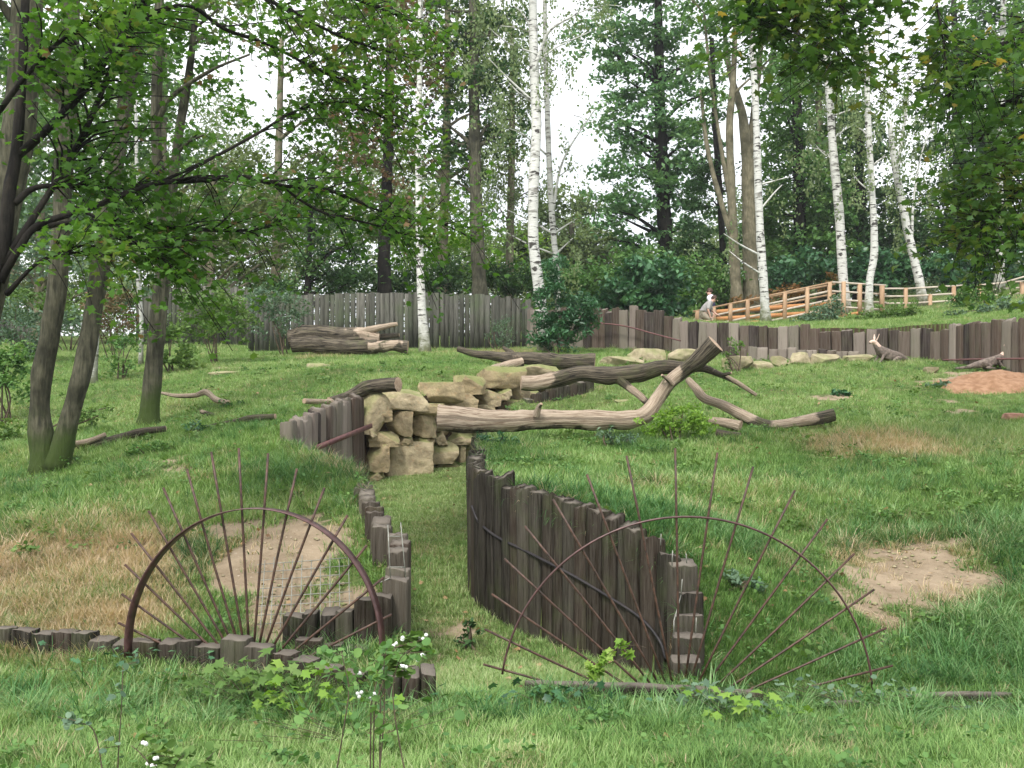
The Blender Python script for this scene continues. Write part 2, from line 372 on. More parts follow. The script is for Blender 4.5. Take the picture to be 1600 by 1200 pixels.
# ------------------------------------------------------------------ terrain
bank_px = [(0,1200,5),(800,1200,5),(1600,1200,5),(-600,1200,5),(2200,1200,5),(0,1060,6.9),(230,1080,6.6),(400,1102,6.4),(520,1112,6.3),(640,1112,6.25),(1000,1100,6.5),(1300,1110,6.4),(1600,1110,6.4),
 (0,985,7.5),(230,1000,7.4),(400,990,7.6),(560,960,7.8),(100,900,8.6),(400,900,8.5),(550,880,8.6),(0,800,10.5),(250,800,10.3),(420,810,9.8),(540,800,9.9),
 (60,745,13),(-300,745,13),(0,700,15),(200,720,13),(500,730,11.5),(440,680,13),(350,700,12.6),(230,665,16),(100,690,14.7),(300,650,16.5),(440,645,15),(520,632,16.2),
 (560,622,16.6),(650,602,18),(750,577,20.2),(850,571,23),(0,600,22),(-400,600,22),(150,590,22),(350,580,22),(500,575,22.5),(0,545,32),(250,558,28),(450,555,27),(650,552,28),(660,548,31),
 (850,545,29),(1000,545,27.2),(450,550,32),(800,548,32),
 (750,735,10.5),(745,690,14),(820,760,9.3),(900,800,8.8),(1000,830,8.3),(1060,862,8.0),(1110,920,7.7),(1120,1000,7.3),(1130,1060,6.95),(1300,1060,7),(1600,1060,7),(2200,1000,7.5),
 (1300,950,8.2),(1600,950,8.2),(1250,850,9.8),(1600,850,9.6),(1430,900,9),(1100,760,11.3),(1400,760,11.5),(1600,760,11.3),(2200,760,11.5),(950,720,12.5),(800,680,14.5),
 (1000,672,15),(1250,672,15),(1500,680,14.5),(1700,690,14),(900,652,17),(1000,620,18),(1200,610,19),(1400,600,19.5),(1550,608,18.5),(1000,572,23),(1200,575,22.5),
 (1350,563,23),(1450,574,21.5),(1600,590,19.6),(1700,590,19),(870,668,18.6),(930,650,19.2),(800,678,16.5),(850,675,17.5),(830,668,18.4),(760,685,15.5),(960,602,20.8),(1130,562,24.5),(2200,600,19)]
def px2xyz(L): return np.array([W(*p) for p in L])
B0 = np.vstack([px2xyz(bank_px), [(0,0,.2),(-8,0,.3),(8,0,.2),(0,-15,.3),(-20,-15,.3),(20,-15,.3),
 (-25,38,4.6),(-10,38,4.5),(0,36,4.6),(-30,20,2.6),(-30,60,6.2),(0,60,6.5),(30,60,6.5),(-60,100,8),(0,100,8.4),(60,100,8.6),(0,170,9),(-100,170,9),(100,170,9),(30,30,4),(45,30,4),(30,12,1.2)]])
up_px = [(905,490,29.5),(1000,493,29),(1060,504,28),(1150,515,27.0),(1100,508,33),(1000,497,36),(1100,506,38),(1170,506,34),(1300,512,27),(1400,512,25),(1500,500,25),(1600,484,24),(1600,505,21.5),(1220,503,33),(1330,495,36),(1600,470,33),(1250,490,40),(1600,445,40),(800,500,34),(800,490,40)]
U0 = np.vstack([px2xyz(up_px), [(30,30,5.6),(40,25,5),(0,60,7.6),(40,60,9),(0,100,8.8),(60,100,9),(0,170,9),(100,170,9),(25,22,4.3)]])
def tps_fit(P):
    X = P[:, :2]; n = len(X)
    d = np.linalg.norm(X[:, None]-X[None], axis=2)
    K = -d+np.eye(n)*(-.02); A = np.zeros((n+3, n+3)); A[:n, :n] = K; A[:n, n] = 1; A[:n, n+1:] = X; A[n, :n] = 1; A[n+1:, :n] = X.T
    return X, np.linalg.solve(A, np.concatenate([P[:, 2], [0, 0, 0]]))
def tps_eval(fit, Q):
    X, w = fit; n = len(X); out = np.empty(len(Q))
    for a in range(0, len(Q), 20000):
        q = Q[a:a+20000]; d = np.sqrt(((q[:, None]-X[None])**2).sum(2)+.04)
        out[a:a+20000] = -d@w[:n]+w[n]+q@w[n+1:]
    return out
FB, FU = tps_fit(B0), tps_fit(U0)
def xy(L): return np.array([((p-800)/F*D, D) for p, D in L])
CH = xy([(660,6.45),(627,7.5),(625,8.4),(600,8.9),(580,9.8),(572,11.2),(500,12.2),(452,12.9),(474,13.6),(496,14.3),(520,15.0),(569,16.45),(660,17.5),(735,18.9),(800,20.2),(900,22),(925,20.6),(850,19.9),(795,19.2),(765,17),(748,15),(742,12),(742,9.75),(830,8.8),(900,8.42),(960,8.12),(1010,7.88),(1050,7.65),(1048,7.2),(1050,6.75),(1040,6.45)])
PALF = xy([(826,31.5),(905,28.2),(1000,27),(1060,26.4),(1150,25.6),(1280,24.6),(1400,23.6),(1480,22.6),(1540,21.2),(1600,20.1),(1680,19.3)])
UP = np.vstack([PALF+np.array([.05, .16]), [(16, 18), (30, 17), (200, 17), (200, 400), (1.5, 400), (0.6, 60), (0.5, 33)]])
def inpoly(Q, P):
    x, y = Q[:, 0], Q[:, 1]; c = np.zeros(len(Q), bool); j = len(P)-1
    for i in range(len(P)):
        xi, yi = P[i]; xj, yj = P[j]
        c ^= ((yi > y) != (yj > y)) & (x < (xj-xi)*(y-yi)/(yj-yi+1e-12)+xi); j = i
    return c
FD = np.array([6.4,7.2,8,9,9.7,12,14,16.5,20,23]); FZ = np.array([.0,-.10,-.16,-.04,.10,.32,.5,.76,1.1,1.3])
def H(Q, rough=True):
    Q = np.atleast_2d(np.asarray(Q, float))
    z = tps_eval(FB, Q); c = inpoly(Q, CH); u = inpoly(Q, UP)
    z = np.where(c, np.interp(Q[:, 1], FD, FZ), z)
    if u.any(): z[u] = tps_eval(FU, Q[u])
    if rough:
        far = np.clip(1-(Q[:, 1]-6)/40, 0.3, 1)
        z = z+np.where(c, .35, 1.)*(.05*fbm(Q, .9, 3)+.018*fbm(Q, 4, 5))*far
    return z
def h1(x, y): return float(H([(x, y)])[0])
def blobs(Q, L):
    """L of (px,D,rpx,rD,weight)"""
    px = Q[:, 0]/np.maximum(Q[:, 1], .5)*F+800; r = np.zeros(len(Q)); Dq = Q[:, 1]*(1+.035*fbm(Q, 1.1, 201)); px = px+34*fbm(Q, 1.3, 202)
    for p, D, a, b, w in L:
        r = np.maximum(r, w*np.clip(1.25-np.sqrt(((px-p)/a)**2+((Dq-D)/b)**2), 0, 1))
    r[Q[:, 1] < 2] = 0
    return r
SOIL = [(480,7.95,125,.8,1.9),(1395,9.4,60,.35,.9),(1560,8.9,50,.5,.8),(1330,9.0,40,.5,.7),(445,8.9,125,1.2,1.4),(480,8.0,95,.7,1.4),(1440,8.95,130,1.0,1.15),(1500,9.3,80,.7,1.0),(1365,8.2,75,.7,1.0),(1150,10.4,60,.35,.5),(1530,19.8,90,1.0,1.6),(250,12.2,70,.5,.7),(350,23,60,.6,.9),(60,12.6,60,.5,.6),(1510,17.2,35,.5,.9),(1280,17.6,60,.6,.6),(730,8.9,60,.7,.5),(1500,25.6,120,1.2,.8)]
STRAW = [(90,8.7,230,1.6,1.15),(150,9.7,200,.8,.8),(300,11.3,150,.5,.5),(1400,13.8,260,1.1,.85),(690,11.5,70,2.4,.15),(1150,10.3,160,.7,.75),(1350,9.4,160,.9,.6),(1440,9.0,180,1.4,.6),(560,11.5,40,1.2,.6),(455,8.8,170,1.5,.7),(700,27.5,200,1.2,.7),(950,28,100,.8,.5),(1000,11,100,.5,.5),(520,26,120,1,.5)]
def soilf(Q): return blobs(Q, SOIL)*(.95+.35*fbm(Q, 1.3, 60))+.14*fbm(Q, 2.6, 61, 4)*(blobs(Q, SOIL) > .05)
def strawf(Q): return np.clip(blobs(Q, STRAW)*(.75+.7*fbm(Q, 1.1, 70)), 0, 1)
def axis(lo, f0, f1, hi, d, g):
    a = list(np.arange(f0, f1, d)); s = d; x = a[-1]
    while x < hi: s *= g; x += s; a.append(x)
    s = d; x = a[0]; b = []
    while x > lo: s *= g; x -= s; b.append(x)
    return np.array(b[::-1]+a)
gx = axis(-150, -6, 11.5, 150, .06, 1.06); gy = axis(-25, 5.5, 30, 260, .065, 1.06)
X, Y = np.meshgrid(gx, gy); Q = np.stack([X.ravel(), Y.ravel()], -1)
Z = H(Q); nx, ny = len(gx), len(gy)
i = np.arange(ny-1)[:, None]*nx; j = np.arange(nx-1)[None, :]
quads = np.stack([i+j, i+j+1, i+nx+j+1, i+nx+j], -1).reshape(-1, 4)
Zg = Z.reshape(ny, nx); gz = np.hypot(np.gradient(Zg, gy, axis=0), np.gradient(Zg, gx, axis=1)).ravel()
cl = np.clip((gz-1.6)/1.5, 0, 1)
g = link('ground', mesh('ground', np.column_stack([Q, Z]), [quads], M['ground'], True, {'soil': soilf(Q), 'straw': strawf(Q), 'cliff': cl}))
tag(g, kind='structure')

# ------------------------------------------------------------------ leaves and crowns
MAPLE = np.array([(0,-.5),(.22,-.28),(.48,-.22),(.30,-.02),(.5,.22),(.2,.2),(0,.55),(-.2,.2),(-.5,.22),(-.30,-.02),(-.48,-.22),(-.22,-.28)])
def leaf_mesh(C, size, shape='d', flat=.55, tint=None, aspect=.55, droop=.35):
    n = len(C); size = np.broadcast_to(size, (n,))*rng.uniform(.65, 1.25, n)
    yaw = rng.uniform(0, 2*math.pi, n); pitch = rng.normal(-droop, .45, n)
    d = np.stack([np.cos(yaw)*np.cos(pitch), np.sin(yaw)*np.cos(pitch), np.sin(pitch)], -1)
    up = np.array([0, 0, 1.])+rng.normal(0, 1-flat, (n, 3))*1.1
    s = np.cross(d, up); s /= np.linalg.norm(s, axis=1)[:, None]+1e-9
    u = np.cross(s, d)
    if shape == 'd':
        P = [(0, -.5, 0), (aspect/2, 0, .08), (0, .5, -.06), (-aspect/2, 0, .08)]
        P = np.array(P); k = 4
        V = C[:, None]+size[:, None, None]*(P[None, :, 0, None]*s[:, None]+P[None, :, 1, None]*d[:, None]+P[None, :, 2, None]*u[:, None])
        FS = [np.arange(n*4).reshape(n, 4)]
    else:
        P = np.vstack([[0, -.1], MAPLE]) if shape == 'm' else np.vstack([[0, 0], np.stack([.42*np.sin(np.linspace(0, 2*math.pi, 8, endpoint=False)), -.5*np.cos(np.linspace(0, 2*math.pi, 8, endpoint=False))], -1)])
        k = len(P); zz = -.35*np.abs(P[:, 0])**1.5-.12*P[:, 1]**2*np.sign(P[:, 1])
        V = C[:, None]+size[:, None, None]*(P[None, :, 0, None]*s[:, None]+P[None, :, 1, None]*d[:, None]+zz[None, :, None]*u[:, None])
        a = np.arange(1, k); b = np.roll(a, -1); T = np.stack([np.zeros(k-1, int), a, b], -1)
        FS = [(T[None]+np.arange(n)[:, None, None]*k).reshape(-1, 3)]
    if tint is None: tint = rng.uniform(0, 1, n)
    return V.reshape(-1, 3), FS, np.repeat(tint, k)
def cluster(centers, r, per, flat=.45, tilt=.25):
    """leaf centres in flattened sprays round each centre; also a tint with clump-wise drift"""
    n = len(centers); r = np.broadcast_to(r, (n,))
    o = rng.normal(0, 1, (n, per, 3)); o /= np.linalg.norm(o, axis=2)[..., None]
    o *= rng.uniform(0, 1, (n, per, 1))**.45
    o[..., 2] *= flat
    sl = rng.normal(0, tilt, (n, 1, 2)); o[..., 2] += (o[..., :2]*sl).sum(-1)-.18*(o[..., :2]**2).sum(-1)
    C = centers[:, None]+o*r[:, None, None]
    ct = np.clip(rng.normal(.45, .2, (n, 1))+rng.normal(0, .17, (n, per)), 0, 1)
    return C.reshape(-1, 3), ct.ravel()
def crown_pts(bl, D, dens, shell=.35, yscale=.8):
    """bl: (px,py,rx,ry) ; returns clump centres in world"""
    out = []
    for b in bl:
        px, py, rx, ry = b[:4]; Db = D+(b[4] if len(b) > 4 else 0)
        c = W(px, py, Db); a = rx/F*Db; h = ry/F*Db
        n = max(3, int(dens*math.pi*a*h))
        o = rng.normal(0, 1, (n, 3)); o /= np.linalg.norm(o, axis=1)[:, None]
        o *= rng.uniform(shell**3, 1, (n, 1))**(1/3)
        o *= 1+.22*noise(o*2+c, 1.5, 7)[:, None]
        out.append(c+o*np.array([a, min(a, h*1.3)*yscale, h]))
    return np.concatenate(out)
def px_path(L, n, D0=None, k=1.0):
    """L: (px,py,D,wpx): returns path, radii"""
    P = np.array([W(p[0], p[1], p[2]) for p in L]); r = np.array([p[3]*p[2]/F/2 for p in L])*k
    q = smooth_path(P, n); t = np.linspace(0, 1, n)*(len(L)-1)
    return q, np.interp(t, np.arange(len(L)), r)
def limb(a, b, r0, r1, n=7, sag=.1, seg=5):
    a = np.asarray(a); b = np.asarray(b); L = np.linalg.norm(b-a)
    mid = (a+b)/2+np.array([rng.normal(0, .07)*L, rng.normal(0, .07)*L, sag*L])
    return tube(smooth_path([a, mid, b], n), np.linspace(r0, r1, n), seg, .12, 2)
def tree(name, label, cat, trunk, bl, D, leafmat, barkmat, group=None, dens=1.6, cr=.65, per=42, ls=.14, style='spray', limbs=True, shape='d', extra=None, flat=.45, rough=.10, seg=10, shell=.35, aspect=.55, twigs=0):
    """trunk: list of stems, each [(px,py,D,w)] bottom to top"""
    b = trunk[0][0]; base = W(b[0], b[1], b[2]); base[2] = h1(base[0], base[1])
    root = thing(name, label, cat, base, group)
    if shape == 'd': dens *= 2.3; per = int(per*1.25); ls *= 1.5 if style != 'weep' else 1.35; aspect *= 1.2
    if shape == 'm': dens *= 1.8; per = int(per*1.6)
    parts = []
    for si, st in enumerate(trunk):
        st = list(st)
        P, r = px_path(st, max(10, len(st)*5), None, .84 if 'birch' in barkmat else 1.0)
        if si == 0:
            P[0][2] = min(P[0][2], base[2])-.25; r = r*1.0; r[0] *= 1.45; r[1] *= 1.12
        parts.append(tube(P, r, seg, rough, 2.5, si))
    if bl:
        C = crown_pts(bl, D, dens, shell)
        mainP = np.concatenate([px_path(st, 16)[0] for st in trunk]); mr = np.concatenate([px_path(st, 16)[1] for st in trunk])
        if limbs:
            for q in bl:
                c = W(q[0], q[1], D+(q[4] if len(q) > 4 else 0))
                for kk in range(2+twigs):
                    tgt = c+rng.normal(0, .35, 3)*np.array([q[2], q[2]*.6, q[3]])/F*D
                    dd = np.linalg.norm(mainP[:, :2]-tgt[:2], axis=1)+np.abs(mainP[:, 2]-(tgt[2]-np.linalg.norm(mainP[:, :2]-tgt[:2], axis=1)*.6))
                    i0 = int(dd.argmin()); r0 = min(mr[i0]*.5, .04 if style == 'weep' else .12)
                    parts.append(limb(mainP[i0], tgt, r0, .012, 8, rng.uniform(-.05, .15)))
        if style == 'weep':
            n = len(C); L = rng.uniform(.5, 1.0, n)*cr*3.2
            t = rng.uniform(0, 1, (n, per)); off = rng.normal(0, .10, (n, 1, 2))*L[:, None, None]
            Pp = np.empty((n, per, 3)); Pp[..., 0] = C[:, None, 0]+off[..., 0]*t**.5*2+rng.normal(0, .09, (n, per))
            Pp[..., 1] = C[:, None, 1]+off[..., 1]*t**.5*2+rng.normal(0, .09, (n, per)); Pp[..., 2] = C[:, None, 2]+L[:, None]*(.4-t)
            tint = np.clip(rng.normal(.5, .18, (n, 1))+rng.normal(0, .15, (n, per)), 0, 1).ravel(); pts = Pp.reshape(-1, 3)
            V, FS, tt = leaf_mesh(pts, ls, shape, .3, tint, aspect, 1.0)
        else:
            pts, tint = cluster(C, cr*rng.uniform(.6, 1.25, len(C)), per, flat)
            V, FS, tt = leaf_mesh(pts, ls, shape, .6, tint, aspect)
        part('crown', V, FS, M[leafmat] if isinstance(leafmat, str) else leafmat, root, attrs={'tint': tt})
    V, FS = join(parts)
    part('trunk', V, FS, M[barkmat], root, smooth=True)
    return root
def bush(name, label, bl, D, leafmat, cat='bush', group=None, dens=9, cr=.3, per=34, ls=.09, shape='d', aspect=.55, flat=.6, stems=5, shell=.1):
    b = bl[0]; base = W(b[0], b[1], D); base[2] = h1(base[0], base[1])
    root = thing(name, label, cat, base, group)
    dens *= 2.1; ls *= 1.4; per = int(per*1.25)
    C = crown_pts(bl, D, dens, shell, 1.0)
    g = H(C[:, :2], False); C[:, 2] = np.maximum(C[:, 2], g+.06)
    pts, tint = cluster(C, cr*rng.uniform(.6, 1.3, len(C)), per, flat)
    V, FS, tt = leaf_mesh(pts, ls, shape, .5, tint, aspect)
    part('foliage', V, FS, M[leafmat], root, attrs={'tint': tt})
    ps = []
    for k in range(stems):
        t = C[rng.integers(len(C))]; a = base+np.array([rng.normal(0, .08), rng.normal(0, .08), -.1])
        ps.append(limb(a, t, .02, .006, 7, .08, 5))
    V, FS = join(ps); part('stem', V, FS, M['stem'], root, smooth=True)
    return root

# --- birches
WB = 'white birches on the slope'
tree('birch_tree','slim white birch standing in front of the grey board fence','tree',[[(664,552,28,22),(659,480,28,15),(656,400,28,14),(654,250,28.2,12),(656,100,28.4,10),(658,-120,28.6,7)]],[(650,-60,110,90),(640,60,60,70)],28.3,'birchleaf','birch',WB,dens=1.1,style='weep',cr=.5,per=34,ls=.08)
tree('birch_tree','thickest white birch rising behind the bushy elder sapling','tree',[[(852,535,27,24),(842,450,27,21),(834,380,27,20),(833,300,27,20),(838,200,27.1,18),(834,90,27.2,17),(830,-140,27.4,12)],[(834,112,27.1,8),(848,70,27,6),(862,45,26.8,5),(900,22,26.5,3)]],[(800,20,70,70),(900,20,50,45),(830,-100,120,90),(770,110,50,70),(760,30,50,60),(870,110,30,50),(940,10,40,30)],27.3,'birchleaf','birch',WB,dens=1.7,style='weep',cr=.5,per=34,ls=.08)
tree('birch_tree','thin greyish birch just behind the thick one in the middle','tree',[[(874,530,30,12),(870,430,30,11),(862,330,30,11),(856,200,30,10),(852,60,30,9),(850,-120,30,7)],[(864,330,30,6),(880,250,30,4),(930,170,30,2)]],[(875,270,36,50),(790,300,45,100),(870,420,40,50),(860,90,40,60),(900,190,30,30),(800,170,40,60),(900,360,40,40)],30,'birchleaf','birch_grey',WB,dens=1.6,style='weep',cr=.5,per=30,ls=.08)
tree('birch_tree','straight white birch growing through the near end of the ramp rail','tree',[[(1197,503,34,18),(1192,430,34,16),(1186,330,34,15),(1182,200,34,13),(1176,60,34,12),(1174,-120,34,9)]],[(1165,-20,60,60),(1210,-90,90,80),(1140,380,25,40),(1225,300,25,40)],34,'birchleaf','birch',WB,dens=.9,style='weep',cr=.5,per=30,ls=.085)
tree('birch_tree','tall white birch leaning left behind the ramp corner','tree',[[(1324,497,37,20),(1317,430,37,18),(1311,330,37,17),(1303,250,37,16),(1296,150,37,14),(1288,70,37,12)],[(1296,100,37,9),(1284,80,37,7),(1272,55,37,5),(1260,-20,37,3)]],[(1290,160,40,80),(1330,190,40,70),(1270,240,40,60),(1300,-10,70,60)],37,'birchleaf','birch',WB,dens=1.2,style='weep',cr=.5,per=34,ls=.09)
tree('birch_tree','slender crooked birch between the ramp corner and the leaning forked birch','tree',[[(1357,495,36,18),(1359,440,36,14),(1366,390,36,14),(1363,300,36,12),(1356,180,36,11),(1354,60,36,9)]],[(1350,180,38,70),(1385,240,36,80),(1340,280,30,60),(1360,80,40,40)],36,'birchleaf','birch',WB,dens=1.2,style='weep',cr=.5,per=34,ls=.09)
tree('birch_tree','forked white birch leaning left over the right hand rail','tree',[[(1444,480,37,18),(1432,420,37,16),(1420,370,37,16),(1408,310,37,14),(1397,250,37,12),(1390,190,37,9)],[(1403,262,37,8),(1408,225,37,6),(1416,175,37,5),(1420,110,37,3)],[(1424,380,37,6),(1428,310,37,4),(1440,240,37,3),(1460,190,37,2)]],[(1400,170,40,60),(1440,220,45,60),(1410,330,30,50),(1470,290,35,50)],37,'birchleaf','birch',WB,dens=1.2,style='weep',cr=.5,per=34,ls=.09)
tree('birch_tree','grey mottled birch at the right edge beyond the railing','tree',[[(1561,450,38,18),(1563,380,38,15),(1562,250,38,13),(1566,100,38,12),(1570,-80,38,8)]],[(1560,60,60,70),(1590,200,40,80),(1520,150,40,60)],38,'green','birch_grey',WB,dens=1.2,cr=.6,per=40,ls=.13)
tree('birch_tree','short mottled birch trunk behind the twin stemmed tree','tree',[[(146,602,21,14),(149,540,21,12),(153,470,21,11),(160,380,21,9),(163,250,21,7)]],[(150,400,50,50),(200,340,40,50)],21,'birchleaf','birch_grey',WB,dens=2,style='weep',cr=.4,per=26,ls=.07)
tree('birch_tree','thin pale birch left of the slim grey trunk','tree',[[(220,570,25,9),(221,500,25,8),(215,420,25,8),(214,300,25,7),(212,150,25,5)]],[(205,400,50,50),(240,320,40,60)],25,'birchleaf','birch_grey',WB,dens=1.6,style='weep',cr=.4,per=26,ls=.07)

# --- big trees left
tree('twin_stemmed_tree','mossy grey tree with two stems from one foot on the left bank','tree',
 [[(72,742,13.2,44),(62,650,13.2,32),(66,590,13.2,32),(82,500,13.2,30),(92,420,13.2,28),(100,250,13.2,27),(108,100,13.2,30),(112,-120,13.2,24)],
  [(88,735,13.1,38),(108,660,13.1,29),(124,600,13.1,28),(140,520,13.2,27),(155,430,13.2,27),(172,320,13.3,27),(190,200,13.4,25),(212,60,13.5,27),(226,-120,13.6,20)]],
 [(70,150,90,60),(170,60,90,50),(60,-60,120,80)],13.3,'maple','bark',None,dens=6,cr=.32,per=16,ls=.10,shape='m',seg=14,rough=.13)
tree('forked_tree','slim grey tree forking above the bank in front of the round bush','tree',
 [[(231,668,16,34),(236,620,16,29),(241,560,16,26),(250,470,16,24),(256,400,16,23),(252,320,16,19),(244,200,16,17),(248,60,16,16),(250,-80,16,12)],
  [(258,400,16,16),(268,300,16,16),(281,200,16,14),(296,110,16,11),(306,20,16,9)],[(246,190,16,9),(270,150,15.8,8),(330,110,15.5,5),(390,85,15.2,3)]],
 [(300,60,90,60),(330,190,60,50),(230,-30,120,60),(260,290,50,40),(350,110,60,40)],15.8,'maple','bark',None,dens=5,cr=.35,per=16,ls=.105,shape='m',seg=12,rough=.12)
tree('grey_trunked_tree','thick grey trunk at the left edge of the view behind the dark maple','tree',
 [[(-90,800,11,60),(-60,640,11,54),(-24,480,11,50),(6,330,11,48),(26,220,11,48),(38,100,11,46),(46,-120,11,40)]],
 [(-40,0,90,90),(90,-60,90,60)],11,'maple','bark',None,dens=6,cr=.3,per=16,ls=.1,shape='m',seg=14,rough=.1)

# --- near maple with overhanging boughs
def maple_boughs(name, label, trunk, boughs, mat, nsub, lscale, D0, twig_len, per, seed_drop=.35, bark='bark_dark'):
    b = trunk[0]; base = W(b[0], b[1], b[2]); base[2] = h1(base[0], base[1])
    root = thing(name, label, 'tree', base)
    P, r = px_path(trunk, 24); P[0][2] = base[2]-.2
    V, FS = tube(P, r, 12, .1, 3); part('trunk', V, FS, M[bark], root, smooth=True)
    tips = []
    for bo in boughs:
        dens = bo[0]; L = bo[1]
        P, r = px_path(L, len(L)*5); ps = [tube(P, r, 7, .12, 4)]
        seglen = np.linalg.norm(P[-1]-P[0])
        n = int(nsub*dens)
        for k in range(n):
            u = rng.uniform(.25, 1)**.8; i0 = min(int(u*(len(P)-1)), len(P)-2)
            dirn = P[i0+1]-P[i0]; dirn /= np.linalg.norm(dirn)
            side = rng.normal(0, 1, 3); side[2] *= .55; side -= dirn*side@dirn; side /= np.linalg.norm(side)
            l = twig_len*rng.uniform(.4, 1.1)
            e = P[i0]+(dirn*.6+side*.8)*l+np.array([0, 0, -.05*l])
            pp = smooth_path([P[i0], P[i0]+(dirn*.5+side*.35)*l*.55+np.array([0, 0, .04]), e], 6)
            ps.append(tube(pp, np.linspace(min(r[i0]*.5, .014), .003, 6), 4))
            tips.append(pp[2:])
        V, FS = join(ps); part('bough', V, FS, M[bark], root, smooth=True)
        for q in P[len(P)//2:]: tips.append(q[None])
    T = np.concatenate(tips); idx = rng.integers(0, len(T), int(len(T)*per))
    C = T[idx]+rng.normal(0, .11, (len(idx), 3))*np.array([1.2, 1.2, .7])
    base_t = np.clip(.5+.35*noise(C, 1.3, 9)+rng.normal(0, .15, len(C)), 0, .93)
    base_t[rng.uniform(0, 1, len(C)) < .012] = 1
    V, FS, tt = leaf_mesh(C, lscale, 'm', .62, base_t, droop=.25)
    part('leaves', V, FS, M[mat], root, attrs={'tint': tt})
    return root
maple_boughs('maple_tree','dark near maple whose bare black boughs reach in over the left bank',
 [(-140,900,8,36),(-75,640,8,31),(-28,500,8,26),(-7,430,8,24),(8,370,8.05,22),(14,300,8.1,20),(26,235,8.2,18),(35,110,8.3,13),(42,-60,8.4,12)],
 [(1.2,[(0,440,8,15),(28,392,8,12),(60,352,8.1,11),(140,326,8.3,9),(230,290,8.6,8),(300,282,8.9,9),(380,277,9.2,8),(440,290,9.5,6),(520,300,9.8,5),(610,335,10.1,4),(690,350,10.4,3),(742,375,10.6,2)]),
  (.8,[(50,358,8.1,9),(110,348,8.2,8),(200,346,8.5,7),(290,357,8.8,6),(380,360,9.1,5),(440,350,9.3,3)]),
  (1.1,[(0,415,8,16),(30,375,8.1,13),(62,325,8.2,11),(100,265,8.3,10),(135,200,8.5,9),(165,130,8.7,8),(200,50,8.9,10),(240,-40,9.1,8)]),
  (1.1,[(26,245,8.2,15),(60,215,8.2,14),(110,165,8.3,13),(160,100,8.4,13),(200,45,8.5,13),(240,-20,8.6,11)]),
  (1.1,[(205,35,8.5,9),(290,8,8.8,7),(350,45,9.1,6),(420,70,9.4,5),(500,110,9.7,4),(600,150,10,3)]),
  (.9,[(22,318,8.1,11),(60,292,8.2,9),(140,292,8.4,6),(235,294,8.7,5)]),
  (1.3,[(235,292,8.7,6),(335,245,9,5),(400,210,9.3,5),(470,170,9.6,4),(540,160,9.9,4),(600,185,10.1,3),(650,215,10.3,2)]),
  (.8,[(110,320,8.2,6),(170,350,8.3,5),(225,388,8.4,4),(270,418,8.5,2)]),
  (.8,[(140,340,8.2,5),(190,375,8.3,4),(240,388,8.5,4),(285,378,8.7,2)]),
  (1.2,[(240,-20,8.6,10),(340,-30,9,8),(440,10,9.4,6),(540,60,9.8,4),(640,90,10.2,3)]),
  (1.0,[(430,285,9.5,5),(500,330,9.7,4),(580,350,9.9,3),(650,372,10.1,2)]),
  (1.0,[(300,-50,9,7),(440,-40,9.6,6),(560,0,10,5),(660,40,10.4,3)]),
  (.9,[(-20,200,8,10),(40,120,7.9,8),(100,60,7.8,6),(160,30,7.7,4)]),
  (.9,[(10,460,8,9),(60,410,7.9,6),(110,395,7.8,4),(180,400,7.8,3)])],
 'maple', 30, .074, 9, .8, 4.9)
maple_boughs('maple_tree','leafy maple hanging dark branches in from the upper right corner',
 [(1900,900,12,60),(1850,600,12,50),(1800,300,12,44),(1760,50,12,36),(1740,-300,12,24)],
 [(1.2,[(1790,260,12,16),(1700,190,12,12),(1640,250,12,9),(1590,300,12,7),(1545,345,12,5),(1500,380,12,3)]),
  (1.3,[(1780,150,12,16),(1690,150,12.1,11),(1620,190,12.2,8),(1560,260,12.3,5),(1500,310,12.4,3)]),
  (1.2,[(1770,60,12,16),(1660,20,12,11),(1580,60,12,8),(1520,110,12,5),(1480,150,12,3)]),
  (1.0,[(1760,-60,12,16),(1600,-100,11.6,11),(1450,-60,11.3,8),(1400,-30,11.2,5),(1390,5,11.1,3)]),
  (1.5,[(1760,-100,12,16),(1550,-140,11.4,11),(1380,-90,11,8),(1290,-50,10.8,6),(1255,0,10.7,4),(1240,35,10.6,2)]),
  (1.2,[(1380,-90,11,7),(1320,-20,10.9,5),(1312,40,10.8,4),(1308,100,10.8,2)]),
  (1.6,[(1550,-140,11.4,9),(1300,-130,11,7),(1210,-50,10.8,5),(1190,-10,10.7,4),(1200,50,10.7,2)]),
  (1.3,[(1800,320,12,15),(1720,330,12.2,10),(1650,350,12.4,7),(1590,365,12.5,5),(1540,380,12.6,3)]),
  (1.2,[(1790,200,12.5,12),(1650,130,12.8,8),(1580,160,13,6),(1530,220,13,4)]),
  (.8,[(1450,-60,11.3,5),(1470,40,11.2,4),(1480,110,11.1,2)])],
 'maple_dark', 34, .11, 12, 1.0, 3.3)

